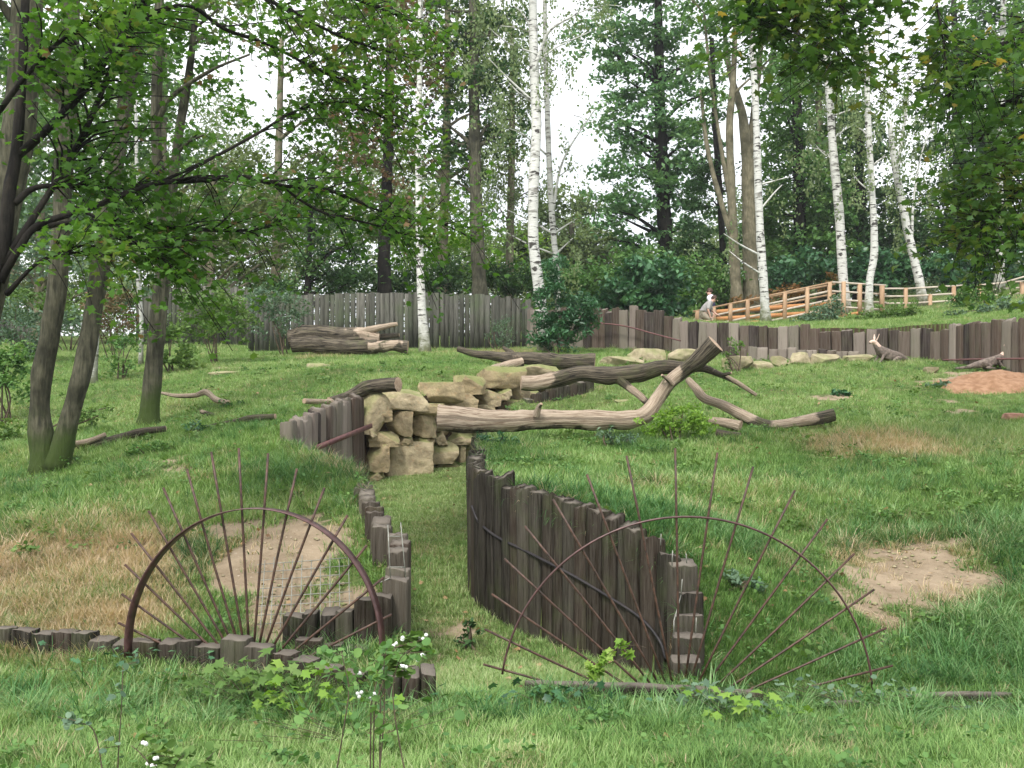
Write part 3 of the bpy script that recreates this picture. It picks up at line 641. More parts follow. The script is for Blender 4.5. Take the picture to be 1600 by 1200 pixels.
# --- trees behind the fence and on the upper slope
FT = 'trees standing behind the fences'
tree('larch_tree','tree with browning foliage and dark trunk behind the left part of the grey fence','tree',[[(602,470,36,22),(600,400,36,20),(604,300,36,17),(608,150,36,14),(612,-60,36,8)]],[(590,240,80,55),(560,180,60,50),(640,170,60,60),(620,80,80,60),(610,310,70,40),(660,60,50,60),(600,-40,90,60)],36,'brownleaf','bark_dark',FT,dens=1.1,cr=.6,per=40,ls=.11)
tree('broadleaf_tree','thick trunked tree behind the fence right of the slim birch','tree',[[(750,470,36,24),(746,380,36,21),(742,250,36,19),(740,100,36,16),(738,-80,36,10)]],[(700,40,60,70),(750,120,70,60),(700,190,50,50),(780,200,50,50),(730,260,50,40),(790,60,50,60),(720,-60,90,60)],36.5,'dark','bark',FT,dens=1.2,cr=.65,per=46,ls=.13)
tree('broadleaf_tree','brown tinged tree hanging above the fence in the upper middle','tree',[[(690,470,41,16),(692,380,41,15),(698,200,41,13),(700,-60,41,8)]],[(690,120,60,60),(780,140,50,60),(770,230,50,50),(650,250,60,40),(650,-20,60,60),(720,60,70,70)],41,'olive','bark_olive',FT,dens=1.0,cr=.7,per=44,ls=.14)
tree('robinia_tree','big feathery green tree filling the centre right of the sky','tree',[[(1045,450,46,26),(1038,350,46,23),(1034,240,46,20),(1030,120,46,16),(1028,-60,46,10)]],[(1010,30,80,60),(940,60,45,35),(1070,90,70,50),(980,110,60,45),(1050,170,85,45),(965,195,45,35),(1030,235,75,40),(960,265,40,30),(1060,285,60,40),(990,320,65,40),(1060,350,60,40),(1000,390,50,35),(960,350,40,30),(1090,230,40,50),(1000,-60,110,60)],46,'robinia','bark_dark',FT,dens=1.0,cr=.95,per=60,ls=.17,flat=.3)
tree('tall_tree','olive trunked tree left of the birch at the ramp with bare lower stems','tree',[[(1152,470,40,18),(1147,400,40,16),(1143,300,40,14),(1140,200,40,12),(1146,120,40,9),(1150,0,40,7)],[(1146,380,40,9),(1125,310,40,8),(1105,230,40,7),(1095,140,40,5)],[(1144,330,40,8),(1125,220,40,6),(1110,120,40,5),(1100,20,40,4)]],[(1100,60,50,60),(1120,-20,70,60),(1095,170,40,40),(1190,90,40,40)],40,'green','bark_olive',FT,dens=1.0,cr=.65,per=40,ls=.13)
tree('tall_tree','thick brown trunked tree directly behind the birch at the ramp','tree',[[(1174,475,42,26),(1171,380,42,22),(1168,260,42,20),(1160,180,42,14),(1140,110,42,9),(1130,30,42,6)],[(1168,260,42,14),(1180,160,42,11),(1190,60,42,8)]],[(1190,20,50,50),(1140,-10,60,50),(1215,130,40,60),(1130,40,30,30)],42,'green','bark_olive',FT,dens=1.0,cr=.65,per=40,ls=.13)
tree('tall_tree','thin dark trunked tree right of the feathery tree','tree',[[(1132,460,44,12),(1128,360,44,10),(1118,200,44,9),(1112,60,44,7)]],[(1110,300,40,60),(1120,400,40,40),(1085,400,50,40)],44,'dark','bark_dark',FT,dens=1.1,cr=.7,per=40,ls=.14)
tree('dark_tree','dense dark tree between the ramp birch and the tall leaning birch','tree',[[(1250,470,46,24),(1250,350,46,20),(1245,150,46,14),(1245,0,46,8)]],[(1230,180,50,60),(1260,260,60,60),(1230,330,50,60),(1290,340,50,60),(1245,100,50,50),(1280,400,70,40),(1220,410,50,40)],46,'green','bark_dark',FT,dens=1.2,cr=.9,per=60,ls=.16)
tree('dark_tree','dark green tree behind the two middle birches of the ramp','tree',[[(1345,470,48,22),(1345,350,48,18),(1342,200,48,12)]],[(1340,300,60,70),(1380,350,60,60),(1330,390,70,40),(1350,210,45,50),(1420,400,60,40)],48,'dark','bark_dark',FT,dens=1.2,cr=.9,per=60,ls=.16)
tree('dark_tree','tall dark conifer like tree filling the right side behind the forked birch','tree',[[(1500,470,46,24),(1500,350,46,20),(1495,150,46,14),(1490,0,46,8)]],[(1480,330,60,60),(1540,340,60,70),(1500,240,70,60),(1560,230,60,70),(1490,150,55,60),(1545,120,60,70),(1500,60,50,50),(1560,30,60,60),(1440,390,60,50),(1600,330,70,90)],46,'dark','bark_dark',FT,dens=1.2,cr=.9,per=60,ls=.16)
tree('pale_tree','pale green tree low in the gap left of the feathery tree','tree',[[(925,460,60,14),(925,400,60,12),(925,360,60,8)]],[(890,360,45,40),(935,385,50,35),(860,400,50,40),(960,420,50,30),(915,320,25,30)],60,'far','bark',FT,dens=.9,cr=1.1,per=54,ls=.22)
tree('pale_tree','loose grey green tree at the far left behind the trunks','tree',[[(60,500,34,16),(62,400,34,14),(66,300,34,9)]],[(50,400,70,50),(110,420,60,50),(70,330,60,50),(10,430,50,50),(170,450,60,40)],34,'bluegreen','bark_olive',FT,dens=1.4,cr=.6,per=44,ls=.11)
tree('pale_tree','olive tinged tree seen between the forked tree and the fence','tree',[[(330,500,38,14),(330,400,38,12),(335,250,38,8)]],[(320,400,70,40),(380,340,70,50),(300,320,60,50),(430,270,50,40),(250,370,60,60),(400,420,60,40),(360,250,40,40),(450,380,60,50)],38,'olive','bark_olive',FT,dens=1.3,cr=.65,per=44,ls=.12)
tree('dark_tree','dark bluish tree over the left end of the grey fence','tree',[[(480,480,35,12),(482,420,35,10),(486,330,35,7)]],[(470,430,50,35),(520,410,55,40),(500,360,55,40),(550,380,45,40),(440,460,45,30),(540,440,45,25),(480,300,40,40)],35,'dark','bark_dark',FT,dens=2.0,cr=.55,per=46,ls=.10)
tree('pale_tree','yellow green tree seen over the fence between the two dark trunks','tree',[[(700,470,52,10),(700,420,52,9),(700,380,52,6)]],[(680,390,50,30),(720,400,50,30),(790,390,50,30),(640,380,50,30)],52,'bright','bark',FT,dens=.8,cr=1.0,per=46,ls=.18)

tree('leafy_tree','mid green tree filling the sky left of the slim birch','tree',[[(430,470,44,16),(432,380,44,14),(436,220,44,12),(440,60,44,8)]],[(520,60,60,60),(500,150,50,50),(540,230,50,45),(470,330,60,40),(520,290,60,40),(580,350,60,40),(400,330,50,50),(560,0,60,50),(340,20,60,60)],44,'olive','bark_olive',FT,dens=1.0,cr=.9,per=50,ls=.16)
tree('leafy_tree','grey green tree closing the view behind the forked tree','tree',[[(250,480,42,16),(252,380,42,14),(255,220,42,12),(258,60,42,8)]],[(200,240,60,60),(250,150,60,60),(170,330,60,50),(300,260,50,50),(230,340,60,50),(350,300,40,40),(210,60,60,60),(300,380,60,40)],42,'green','bark_olive',FT,dens=1.1,cr=.9,per=50,ls=.16)
tree('leafy_tree','green tree closing the sky at the far left edge','tree',[[(20,480,40,16),(22,380,40,14),(25,220,40,12),(28,60,40,8)]],[(20,260,60,70),(80,180,60,60),(-30,150,60,90),(60,330,60,40),(110,290,50,60),(140,200,50,50),(30,60,60,60)],40,'green','bark_olive',FT,dens=1.1,cr=.9,per=50,ls=.16)
tree('weeping_tree','grey green weeping crown hanging between the broad trunk and the thick birch','tree',[[(795,470,43,14),(797,380,43,12),(800,200,43,10),(800,40,43,7)]],[(790,200,40,70),(800,300,45,60),(770,340,40,50),(815,120,35,60),(780,60,40,60),(840,300,30,60),(765,270,35,50)],43,'birchleaf','bark_olive',FT,dens=1.2,style='weep',cr=.6,per=40,ls=.1)
tree('pale_tree','light green tree in the gap behind the thick birch','tree',[[(890,470,54,14),(892,400,54,12),(894,350,54,9)]],[(880,390,50,40),(840,380,40,40),(930,420,50,35),(900,440,60,30),(860,330,30,35),(810,410,50,35)],54,'far','bark',FT,dens=1.1,cr=1.0,per=54,ls=.2)
tree('leafy_tree','green tree filling the gap between the ramp birch and the tall leaning birch','tree',[[(1285,470,50,16),(1283,380,50,14),(1280,220,50,12),(1280,60,50,8)]],[(1270,200,50,70),(1220,250,40,70),(1250,340,50,50),(1310,280,50,60),(1200,380,50,50),(1320,150,50,50),(1250,90,50,50)],50,'green','bark_olive',FT,dens=1.1,cr=.95,per=54,ls=.18)
# --- hedge and bushes behind fences
HB = 'bushes along the fences and ramp'
for lab, bl, D, mat, k in [
 ('dark evergreen bush right above the middle of the grey fence',[(660,435,60,25),(740,440,60,22),(700,425,40,22)],39,'dark',{}),
 ('dark evergreen bush above the right end of the grey fence',[(810,440,45,28),(780,430,40,24),(850,430,40,30)],39,'dark',{}),
 ('dark bush above the left end of the grey fence',[(560,440,50,25),(600,430,40,30),(510,445,40,22)],38.5,'dark',{}),
 ('glossy laurel bush above the palisade left of the two people',[(1000,455,55,40),(1035,470,38,30),(965,465,40,30),(1030,425,45,30)],34,'laurel',{'ls':.17,'cr':.45,'dens':5}),
 ('dark bush rising behind the glossy laurel',[(1080,430,60,35),(1000,415,60,30),(1115,440,40,35),(1090,470,40,30)],42,'green',{'ls':.16,'cr':.6,'dens':3}),
 ('green bush behind the elder sapling',[(925,440,50,35),(890,450,40,35),(950,470,40,25)],35,'green',{'ls':.13,'cr':.45,'dens':5}),
 ('dark ferny bush behind the upper ramp rail',[(1225,430,50,30),(1270,420,50,30),(1310,430,40,28)],43,'laurel',{'ls':.2,'cr':.6,'dens':3}),
 ('dark ferny bush between the crooked birch and the forked birch',[(1370,420,45,30),(1400,430,45,30)],43,'laurel',{'ls':.2,'cr':.6,'dens':3}),
 ('dark ferny bush behind the right hand railing',[(1480,420,50,32),(1530,430,45,28),(1590,420,50,40)],43,'laurel',{'ls':.2,'cr':.6,'dens':3}),
 ('rust tinged low bush behind the ramp',[(1210,462,30,10),(1250,456,28,11),(1298,440,12,18),(1160,466,20,9)],40,'rust',{'ls':.12,'cr':.4,'dens':5}),
 ('grey green bush on the slope below the ramp corner',[(1285,490,30,22),(1270,500,30,14),(1300,478,20,16)],32,'bluegreen',{'ls':.08,'cr':.25,'dens':9}),
 ('feathery bright green herbs below the right hand railing',[(1390,490,50,16),(1420,485,40,16),(1350,498,30,10)],30.5,'shrub',{'ls':.08,'cr':.22,'dens':9}),
 ('low dark shrub behind the railing near the right edge',[(1535,465,45,14),(1510,460,25,16)],33.5,'green',{'ls':.09,'cr':.25,'dens':8}),
 ('pale leafy ground plants on the upper slope at the right edge',[(1570,485,50,14),(1520,492,40,8),(1600,475,40,12)],28,'bluegreen',{'ls':.08,'cr':.2,'dens':9}),
 ('rounded light green bush with open stems left of the grey fence',[(335,500,55,38),(300,490,40,35),(370,500,35,35),(340,475,45,30)],24.5,'shrub',{'ls':.07,'cr':.28,'dens':10}),
 ('dark feathery conifer bush in front of the fence left end',[(445,480,45,20),(415,465,40,18),(470,495,30,12),(430,510,30,14)],27,'bluegreen',{'ls':.07,'cr':.28,'dens':9}),
 ('leafy green bush at the foot of the round light bush',[(270,540,35,30),(290,560,30,20),(255,520,25,25)],22.5,'shrub',{'ls':.09,'cr':.25,'dens':9}),
 ('dark twiggy bush between the twin stems and the forked tree',[(195,545,25,35),(180,570,25,20)],21.5,'green',{'ls':.07,'cr':.25,'dens':7}),
 ('mottled bush with reddish leaves behind the twin stemmed tree',[(180,500,40,30),(170,470,40,30)],27,'brownleaf',{'ls':.08,'cr':.3,'dens':6}),
 ('green bush at the far left edge of the bank',[(15,590,40,35),(-20,580,40,50),(30,560,25,30)],17,'green',{'ls':.07,'cr':.2,'dens':12}),
 ('bluish green bush mass at the left behind the twin stems',[(30,500,60,35),(100,510,50,25),(60,540,40,15)],27,'bluegreen',{'ls':.09,'cr':.35,'dens':7}),
 ('bright bush in the clearing behind the twin stems',[(110,480,50,25),(20,470,50,30)],31,'shrub',{'ls':.1,'cr':.35,'dens':6}),
 ('pale bush left of the far fence',[(60,455,70,30),(150,450,60,35),(230,460,60,30)],37,'olive',{'ls':.12,'cr':.45,'dens':4}),
 ('elder sapling with drooping leaves at the foot of the thick birch',[(870,475,34,50),(885,510,38,35),(850,515,30,30),(905,490,28,35),(868,430,22,30)],26,'laurel',{'ls':.12,'cr':.26,'dens':9,'aspect':.32}),
 ('pale wispy weed clump by the fence right of the slim birch',[(775,525,30,20),(790,510,20,20)],28.5,'bluegreen',{'ls':.07,'cr':.2,'dens':7,'aspect':.25}),
 ('light green bramble growing over the middle of the pale log',[(1060,655,45,22),(1030,665,40,16),(1090,665,30,16),(1070,640,25,10)],14.1,'bright',{'ls':.045,'cr':.12,'dens':40,'per':26}),
 ('small dark leafed plant under the left end of the pale log',[(785,690,28,12),(765,685,16,10)],13.2,'laurel',{'ls':.05,'cr':.1,'dens':50,'per':18}),
 ('silvery leafed weed in front of the pale log',[(960,680,22,9),(940,678,14,7),(985,684,14,7)],13.7,'bluegreen',{'ls':.07,'cr':.1,'dens':30,'per':14,'aspect':.3}),
 ('low green weed beside the rotten log below the forked tree',[(235,705,40,18),(215,712,30,14),(260,695,25,14)],13.2,'green',{'ls':.05,'cr':.13,'dens':30,'per':22,'aspect':.3}),
 ('small ivy clump on the rotting log near the left palisade',[(300,672,18,9),(318,680,12,8)],14.2,'laurel',{'ls':.05,'cr':.1,'dens':45,'per':16}),
 ('dark ivy clump at the end of the bare stick',[(370,640,18,10),(352,632,10,8)],16.6,'dark',{'ls':.06,'cr':.12,'dens':35,'per':16}),
 ('leafy weed patch at the left edge below the twin stems',[(20,680,40,22),(-20,700,40,25),(150,650,40,20)],15.5,'shrub',{'ls':.06,'cr':.16,'dens':18,'per':22}),
 ('dock leaf plant on the right slope near the fallen tree',[(1320,625,12,6),(1308,620,8,5)],18,'laurel',{'ls':.1,'cr':.12,'dens':22,'per':8}),
 ('grey leafed plant below the sand mound',[(1455,603,12,6),(1475,612,10,6)],18.8,'bluegreen',{'ls':.11,'cr':.12,'dens':24,'per':8}),
 ('pale nettle beside the stepped sleepers',[(1150,935,22,20),(1180,945,22,12),(1190,915,12,10)],7.9,'bluegreen',{'ls':.045,'cr':.06,'dens':110,'per':10,'aspect':.4}),
 ('dark ivy on the channel floor at the foot of the tall sleepers',[(735,985,20,16),(720,1005,18,12)],8.4,'dark',{'ls':.04,'cr':.07,'dens':90,'per':12}),
 ('shrub growing between the upright log end and the palisade',[(1150,545,14,18),(1140,560,12,10)],22,'shrub',{'ls':.06,'cr':.15,'dens':16,'per':16}),
]:
    kw = dict(dens=4.5, cr=.5, ls=.13); kw.update(k)
    bush('bush', lab, bl, D, mat, group=HB, **kw)

# distant wood: one mass
def far_wood():
    bl = []
    C = []
    for k in range(1800):
        a = rng.uniform(-1, 1); D = rng.uniform(60, 95); x = a*.85*D
        z0 = float(tps_eval(FB, np.array([[x, D]]))[0]); top = 9.5+6*noise(np.array([[x*.12, D*.05]]), 1, 4)[0]+ (7 if x < -12 else 0)
        C.append((x, D, z0+rng.uniform(0, 1)**.8*top))
    C = np.array(C); pts, tint = cluster(C, rng.uniform(1.6, 2.8, len(C)), 150, .7)
    V, FS, tt = leaf_mesh(pts, .33, 'd', .5, tint)
    solo('distant_wood', V, FS, M['far'], (0, 75, 8), 'hazy mass of woodland closing the view behind everything', 'woodland', kind='stuff', attrs={'tint': tt})
far_wood()

# ------------------------------------------------------------------ sleepers
def post_mesh(seed, rough=.012):
    """unit post: x,y in -.5..+.5, z 0..1, worn edges and split top"""
    nr, k = 12, 5
    s = np.linspace(-.5, .5, k); per = [(a, -.5) for a in s[:-1]]+[(.5, a) for a in s[:-1]]+[(-a, .5) for a in s[:-1]]+[(-.5, -a) for a in s[:-1]]
    per = np.array(per); c = np.abs(per).sum(1) > .95; per[c] *= .93; n = len(per)
    V = []
    for r in range(nr+1):
        z = r/nr; V.append(np.column_stack([per*(1-.02*z), np.full(n, z)]))
    V.append(np.column_stack([per*.90, np.full(n, 1.012)]))
    V = np.array(V); off = noise(V.reshape(-1, 3)*np.array([6, 6, 1.5])+seed*9, 1.0, seed).reshape(V.shape[:2])
    V[..., :2] *= 1+off[..., None]*.045
    V[-2:, :, 2] += noise(V[-2:]*np.array([5, 5, 0])+seed*3, 1, seed+2)*rough
    r1 = np.random.default_rng(seed*7); V[-3:, :, 2] += (V[-3:, :, 0]*r1.normal(0, .018)+V[-3:, :, 1]*r1.normal(0, .02))
    V = V.reshape(-1, 3); R_ = nr+2
    i = np.arange(R_-1)[:, None]*n; j = np.arange(n)[None]; kk = (j+1) % n
    Qd = np.stack([i+j, i+kk, i+n+kk, i+n+j], -1).reshape(-1, 4)
    V = np.vstack([V, [0, 0, 1.008]]); c = len(V)-1; j = np.arange(n)
    T = np.stack([(R_-1)*n+j, (R_-1)*n+(j+1) % n, np.full(n, c)], -1)
    return V, [Qd, T]
_pm = {}
def posts(root, specs, mat):
    """specs: (x,y,ztop,zbot,w,d,rot)"""
    L = np.array(root.location)
    for q in specs:
        x, y, zt, zb, w, d, rot = q; v = int(rng.integers(10)); key = (v, mat)
        if key not in _pm:
            V, FS = post_mesh(v+1); _pm[key] = mesh('post', V, FS, M[mat])
        o = link('post', _pm[key], root, (x-L[0], y-L[1], zb-L[2]))
        o.scale = (w, d, zt-zb); o.rotation_euler = (rng.normal(0, .012), rng.normal(0, .012), rot+rng.normal(0, .05))
def along(line, tops, w, d, zb, jit=.02, wj=.1, side=0):
    """posts along a world polyline; tops = z at each vertex"""
    line = np.asarray(line); seg = np.linalg.norm(np.diff(line, axis=0), axis=1); s = np.concatenate([[0], np.cumsum(seg)])
    out = []; t = w/2
    while t < s[-1]-w*.2:
        i = min(np.searchsorted(s, t, side='right')-1, len(seg)-1); dr = (line[i+1]-line[i])/seg[i]
        p = line[i]+dr*(t-s[i]); ww = w*(1+rng.uniform(-wj, wj))
        out.append((p[0], p[1], np.interp(t, s, tops)+rng.normal(0, jit), zb if np.isscalar(zb) else np.interp(t, s, zb), ww*.975, d*rng.uniform(.9, 1.12), math.atan2(dr[1], dr[0])))
        t += ww
    return out
def zt(py, D): return CZ+(HZ-py)/F*D
def line_tops(L): return np.array([((p-800)/F*D, D) for p, y, D in L]), [zt(y, D) for p, y, D in L]
# right wall of the passage
r1 = thing('palisade', 'tall dark sleeper palisade curving along the right side of the passage', 'palisade', (W(760, 1000, 9)[0], 9, -.1), 'sleeper palisades')
ln, tp = line_tops([(765,664,17),(752,680,15),(748,694,13.2),(745,708,12),(744,722,10.6),(745,738,9.8)])
sp = along(ln, tp, .2, .17, -.4, .012)
ln, tp = line_tops([(744,738,9.72),(775,748,9.3),(806,764,9.0),(835,768,8.78),(880,786,8.52),(925,796,8.3),(955,812,8.14),(1005,832,7.92),(1045,856,7.72)])
sp2 = along(ln, tp, .138, .16, -.45, .012, .12)
sp2[4] = (sp2[4][0], sp2[4][1], zt(750, 8.85), *sp2[4][3:])
posts(r1, sp+sp2+[(W(1038,868,7.70)[0],7.70,zt(868,7.70),-.4,.15,.16,.3),(W(1066,882,7.58)[0],7.58,zt(882,7.58),-.4,.22,.17,.1),(W(1079,928,7.38)[0],7.38,zt(928,7.38),-.4,.175,.15,.0),(W(1075,962,7.22)[0],7.22,zt(962,7.22),-.4,.21,.14,.05),(W(1072,994,7.07)[0],7.07,zt(994,7.07),-.4,.23,.14,0),(W(1068,1030,6.92)[0],6.92,zt(1030,6.92),-.4,.21,.14,0)], 'sleeper')
# cable on its face
c = [(737,790,9.45),(748,815,9.38),(775,838,9.12),(815,858,8.78),(862,882,8.5),(905,905,8.28),(950,932,8.05),(1000,965,7.8),(1030,1000,7.62),(1040,1030,7.55)]
P = smooth_path([W(*q) for q in c], 50)
V, FS = tube(P, .013, 7); solo('cable', V, FS, M['cable'], W(760,1000,9), 'black cable sagging across the face of the tall right palisade', 'cable', smooth=True)
# left side of the passage
r2 = thing('palisade', 'stepped sleeper row along the left side of the passage beside the lawn', 'palisade', (W(617, 1040, 7.6)[0], 7.6, 0), 'sleeper palisades')
L = [(617,905,7.55,.2),(621,891,7.72,.19),(624,861,7.9,.17),(624,849,8.06,.17),(622,837,8.22,.17),(598,824,8.5,.17),(592,815,8.68,.17),(584,803,8.95,.17),(582,795,9.15,.17),(580,787,9.4,.17),(577,779,9.65,.16),(575,772,9.95,.16),(573,766,10.2,.16),(572,760,10.5,.16),(571,755,10.8,.16)]
posts(r2, [((a-800)/F*D, D, zt(y, D), -.3, w, .16, 0) for a, y, D, w in L], 'sleeper_mid')
r3 = thing('palisade', 'dark stepped sleepers in front of the wire grid on the left', 'palisade', (W(530, 1040, 7.4)[0], 7.4, 0), 'sleeper palisades')
posts(r3, [((a-800)/F*7.35, 7.35+k, zt(y, 7.35), -.3, w, .2, 0) for a, y, w, k in [(459,962,.16,0),(487,958,.11,.02),(513,958,.13,.03),(540,955,.13,0),(569,937,.15,.02),(597,933,.14,0.02)]]+[((a-800)/F*7.14, 7.16, zt(y, 7.14), -.3, w, .15, 0) for a, y, w in [(480,1000,.2),(520,1008,.16),(556,1012,.16)]], 'sleeper')
r4 = thing('low_palisade', 'low row of short sleepers edging the lawn at the left', 'palisade', (W(300, 1040, 6.9)[0], 6.9, 0), 'sleeper palisades')
ln, tp = line_tops([(-260,985,7.5),(0,984,7.3),(100,992,7.2),(230,1000,7.05),(340,1006,6.95),(430,1013,6.85),(480,1030,6.75),(540,1046,6.65),(585,1054,6.6)])
posts(r4, along(ln, tp, .17, .15, -.35, .02, .2), 'sleeper')
r5 = thing('sleeper_stump', 'chunky sleeper block ending the low row at the passage mouth', 'sleeper block', (W(640, 1080, 6.5)[0], 6.5, 0))
posts(r5, [((a-800)/F*6.5, 6.5, zt(y, 6.5), -.3, w, .3, .03) for a, y, w in [(612,1052,.15),(642,1050,.12),(667,1046,.10)]], 'sleeper')
# left inner wall next to the stones
r6 = thing('palisade', 'brown sleeper palisade left of the boulder wall under the cut log', 'palisade', (W(510, 740, 14.5)[0], 14.5, .4), 'sleeper palisades')
ln, tp = line_tops([(449,662,12.8),(474,652,13.55),(496,640,14.25),(520,633,14.95),(545,625,15.7),(569,619,16.35)])
posts(r6, along(ln, tp, .23, .17, .1, .012, .12), 'sleeper_far')
P = [W(478,700,13.3)+np.array([.14, 0, 0]), W(569,665,16.1)+np.array([.12, 0, 0])]
V, FS = obox(P[0], P[1], .03, .07); part('brace', V, FS, M['rustbar'], r6)
# short stepped row in front of the far boulders
r7 = thing('palisade', 'low dark sleeper row stepping down behind the fallen tree', 'palisade', (W(850, 640, 19.5)[0], 19.5, 1.2), 'sleeper palisades')
ln, tp = line_tops([(796,640,19.1),(812,632,19.3),(830,620,19.5),(850,612,19.7),(880,602,20.1),(925,594,20.6)])
posts(r7, along(ln, tp, .2, .17, .9, .01), 'sleeper')
# far palisade
r8 = thing('palisade', 'long weathered sleeper palisade winding below the ramp and the people', 'palisade', (PALF[5][0], PALF[5][1], 3), 'sleeper palisades')
FTOP = [(826,486,31.5),(905,485,28.2),(1000,486,27),(1040,492,26.6),(1065,502,26.3),(1150,508,25.6),(1280,515,24.6),(1400,518,23.6),(1470,516,22.8),(1500,507,22.2),(1540,504,21.2),(1600,500,20.1),(1680,496,19.3)]
ln, tp = line_tops(FTOP)
sp = along(ln, tp, .255, .18, [3.2,3.2,3.1,3.1,3.0,2.9,2.7,2.6,2.4,2.3,2.1,1.9,1.7], .035, .16)
posts(r8, sp[:100], 'sleeper_far')
r9 = thing('low_palisade', 'lower tier of short sleepers in front of the long palisade', 'palisade', (W(1200, 560, 24)[0], 24, 3), 'sleeper palisades')
ln, tp = line_tops([(1135,543,24.3),(1200,545,24.0),(1290,548,23.6),(1345,552,23.2)])
posts(r9, along(ln, tp, .24, .2, 2.6, .02, .12), 'sleeper_far')
for lab, pts in [('thin rusty bar sagging along the palisade left of the people', [(905,508,27.9),(935,506,27.5),(975,510,27.1),(1020,522,26.5),(1062,533,26.0)]), ('rusty rail along the foot of the palisade by the sand mound', [(1470,563,22.5),(1520,562,21.4),(1600,561,19.85),(1680,562,19)])]:
    P = smooth_path([W(*q)-np.array([0, .13, 0]) for q in pts], 24); V, FS = tube(P, .022, 6)
    solo('rusty_bar', V, FS, M['rustbar'], P[0], lab, 'metal bar', smooth=True)
# grey board fence
def fence(pts, label, zb_off=.1):
    P3 = [W(*q) for q in pts]; base = P3[len(P3)//2].copy(); base[2] = h1(base[0], base[1])
    root = thing('board_fence', label, 'fence', base, 'grey board fences')
    line = np.array([p[:2] for p in P3]); seg = np.linalg.norm(np.diff(line, axis=0), axis=1); s = np.concatenate([[0], np.cumsum(seg)])
    tops = [p[2] for p in P3]; t = 0; ps = []; rails = []
    while t < s[-1]:
        i = min(np.searchsorted(s, t, side='right')-1, len(seg)-1); dr = (line[i+1]-line[i])/seg[i]; p = line[i]+dr*(t-s[i])
        z = np.interp(t, s, tops)+rng.normal(0, .02); w = rng.uniform(.13, .2); zb = h1(p[0], p[1])-.2
        V, FS = box((p[0], p[1]+rng.choice([0, .035]), (z+zb)/2), (w*.93, .03, z-zb), .003, math.atan2(dr[1], dr[0])); ps.append((V, FS)); t += w
    V, FS = join(ps); part('boards', V, FS, M['boards'], root, attrs={'bt': np.repeat(rng.uniform(0, 1, len(ps)), 8)})
    for off in (.35, 1.3):
        ps = [obox((a[0], a[1]+.09, a[2]-off), (b[0], b[1]+.09, b[2]-off), .06, .1) for a, b in zip(P3[:-1], P3[1:])]
        V, FS = join(ps); part('rail', V, FS, M['fence'], root)
fence([(392,466,30.5),(450,461,31.3),(560,458,32),(660,457,32),(760,461,32),(832,470,31.6)], 'long grey board fence behind the slim birch and the log heap')
fence([(215,462,36),(262,450,36),(330,447,36),(392,452,35)], 'pale upper board fence rising above the rounded light green bush')
fence([(-200,478,37),(0,486,37),(40,487,36.8),(90,492,36.5)], 'far grey board fence at the left edge behind the bushes')

# ------------------------------------------------------------------ boulders
def rock(c, s, seed, rot=0, sq=.55, amp=.10, npl=7, h0=.88, h1_=1.08, cl_=.85):
    n = 15; u = np.linspace(-1, 1, n); Vs = []; Fs = []; m = 0
    for ax in range(3):
        for sg in (-1, 1):
            A, B = np.meshgrid(u, u); P = np.zeros((n*n, 3)); P[:, ax] = sg; P[:, (ax+1) % 3] = A.ravel(); P[:, (ax+2) % 3] = B.ravel()
            i = np.arange(n-1)[:, None]*n; j = np.arange(n-1)[None]
            q = np.stack([i+j, i+j+1, i+n+j+1, i+n+j], -1).reshape(-1, 4)
            if sg < 0: q = q[:, ::-1]
            Vs.append(P); Fs.append(q+m); m += n*n
    V = np.concatenate(Vs); sph = V/np.linalg.norm(V, axis=1)[:, None]*1.12
    V = V*sq+sph*(1-sq)
    # chamfer planes
    r0 = np.random.default_rng(seed)
    for k in range(npl):
        d = r0.normal(0, 1, 3); d /= np.linalg.norm(d); h = r0.uniform(h0, h1_); t = V@d-h; V = V-np.outer(np.maximum(t, 0)*cl_, d)
    V = V*(1+amp*.5*fbm(V*1.0+seed*3.1, 1.6, seed)[:, None]+.035*noise(V+seed, 4, seed)[:, None]+.02*noise(V+seed, 9, seed)[:, None])
    V = V*np.array(s)/2; ca, sa = math.cos(rot), math.sin(rot)
    V = np.stack([V[:, 0]*ca-V[:, 1]*sa, V[:, 0]*sa+V[:, 1]*ca, V[:, 2]], -1)
    return V+np.array(c), [np.concatenate(Fs)]
swall = thing('boulder_wall', 'dry stacked wall of big sandstone boulders at the end of the passage', 'stone wall', (W(650, 745, 17)[0], 17, .7))
WL = [(540,15.9),(569,16.45),(660,17.5),(735,18.9),(800,20.2),(900,22)]
ST = [(590,545,835,648),(820,508,1015,600),(985,473,1140,562),(1120,433,1335,532),(1320,418,1500,472),(510,560,652,755),(735,612,920,670),(905,562,1085,652),(1080,543,1200,622),(1190,538,1255,592),(1248,520,1348,587),(1343,543,1402,582),
 (1183,583,1330,658),(1085,618,1190,662),(650,653,762,770),(758,672,892,775),(886,672,965,765),(548,743,592,782),(550,753,697,822),(694,768,764,812),(762,768,890,858),(878,753,942,813),(933,758,1070,812),
 (552,818,647,945),(622,808,860,990),(818,800,992,905),(788,838,832,884),(983,806,1042,910),(1025,806,1085,910),(552,938,632,1010),(858,898,992,955),(955,665,1100,765),(1090,655,1200,760),(1060,760,1200,900),(560,640,660,700),(1400,470,1500,560)]
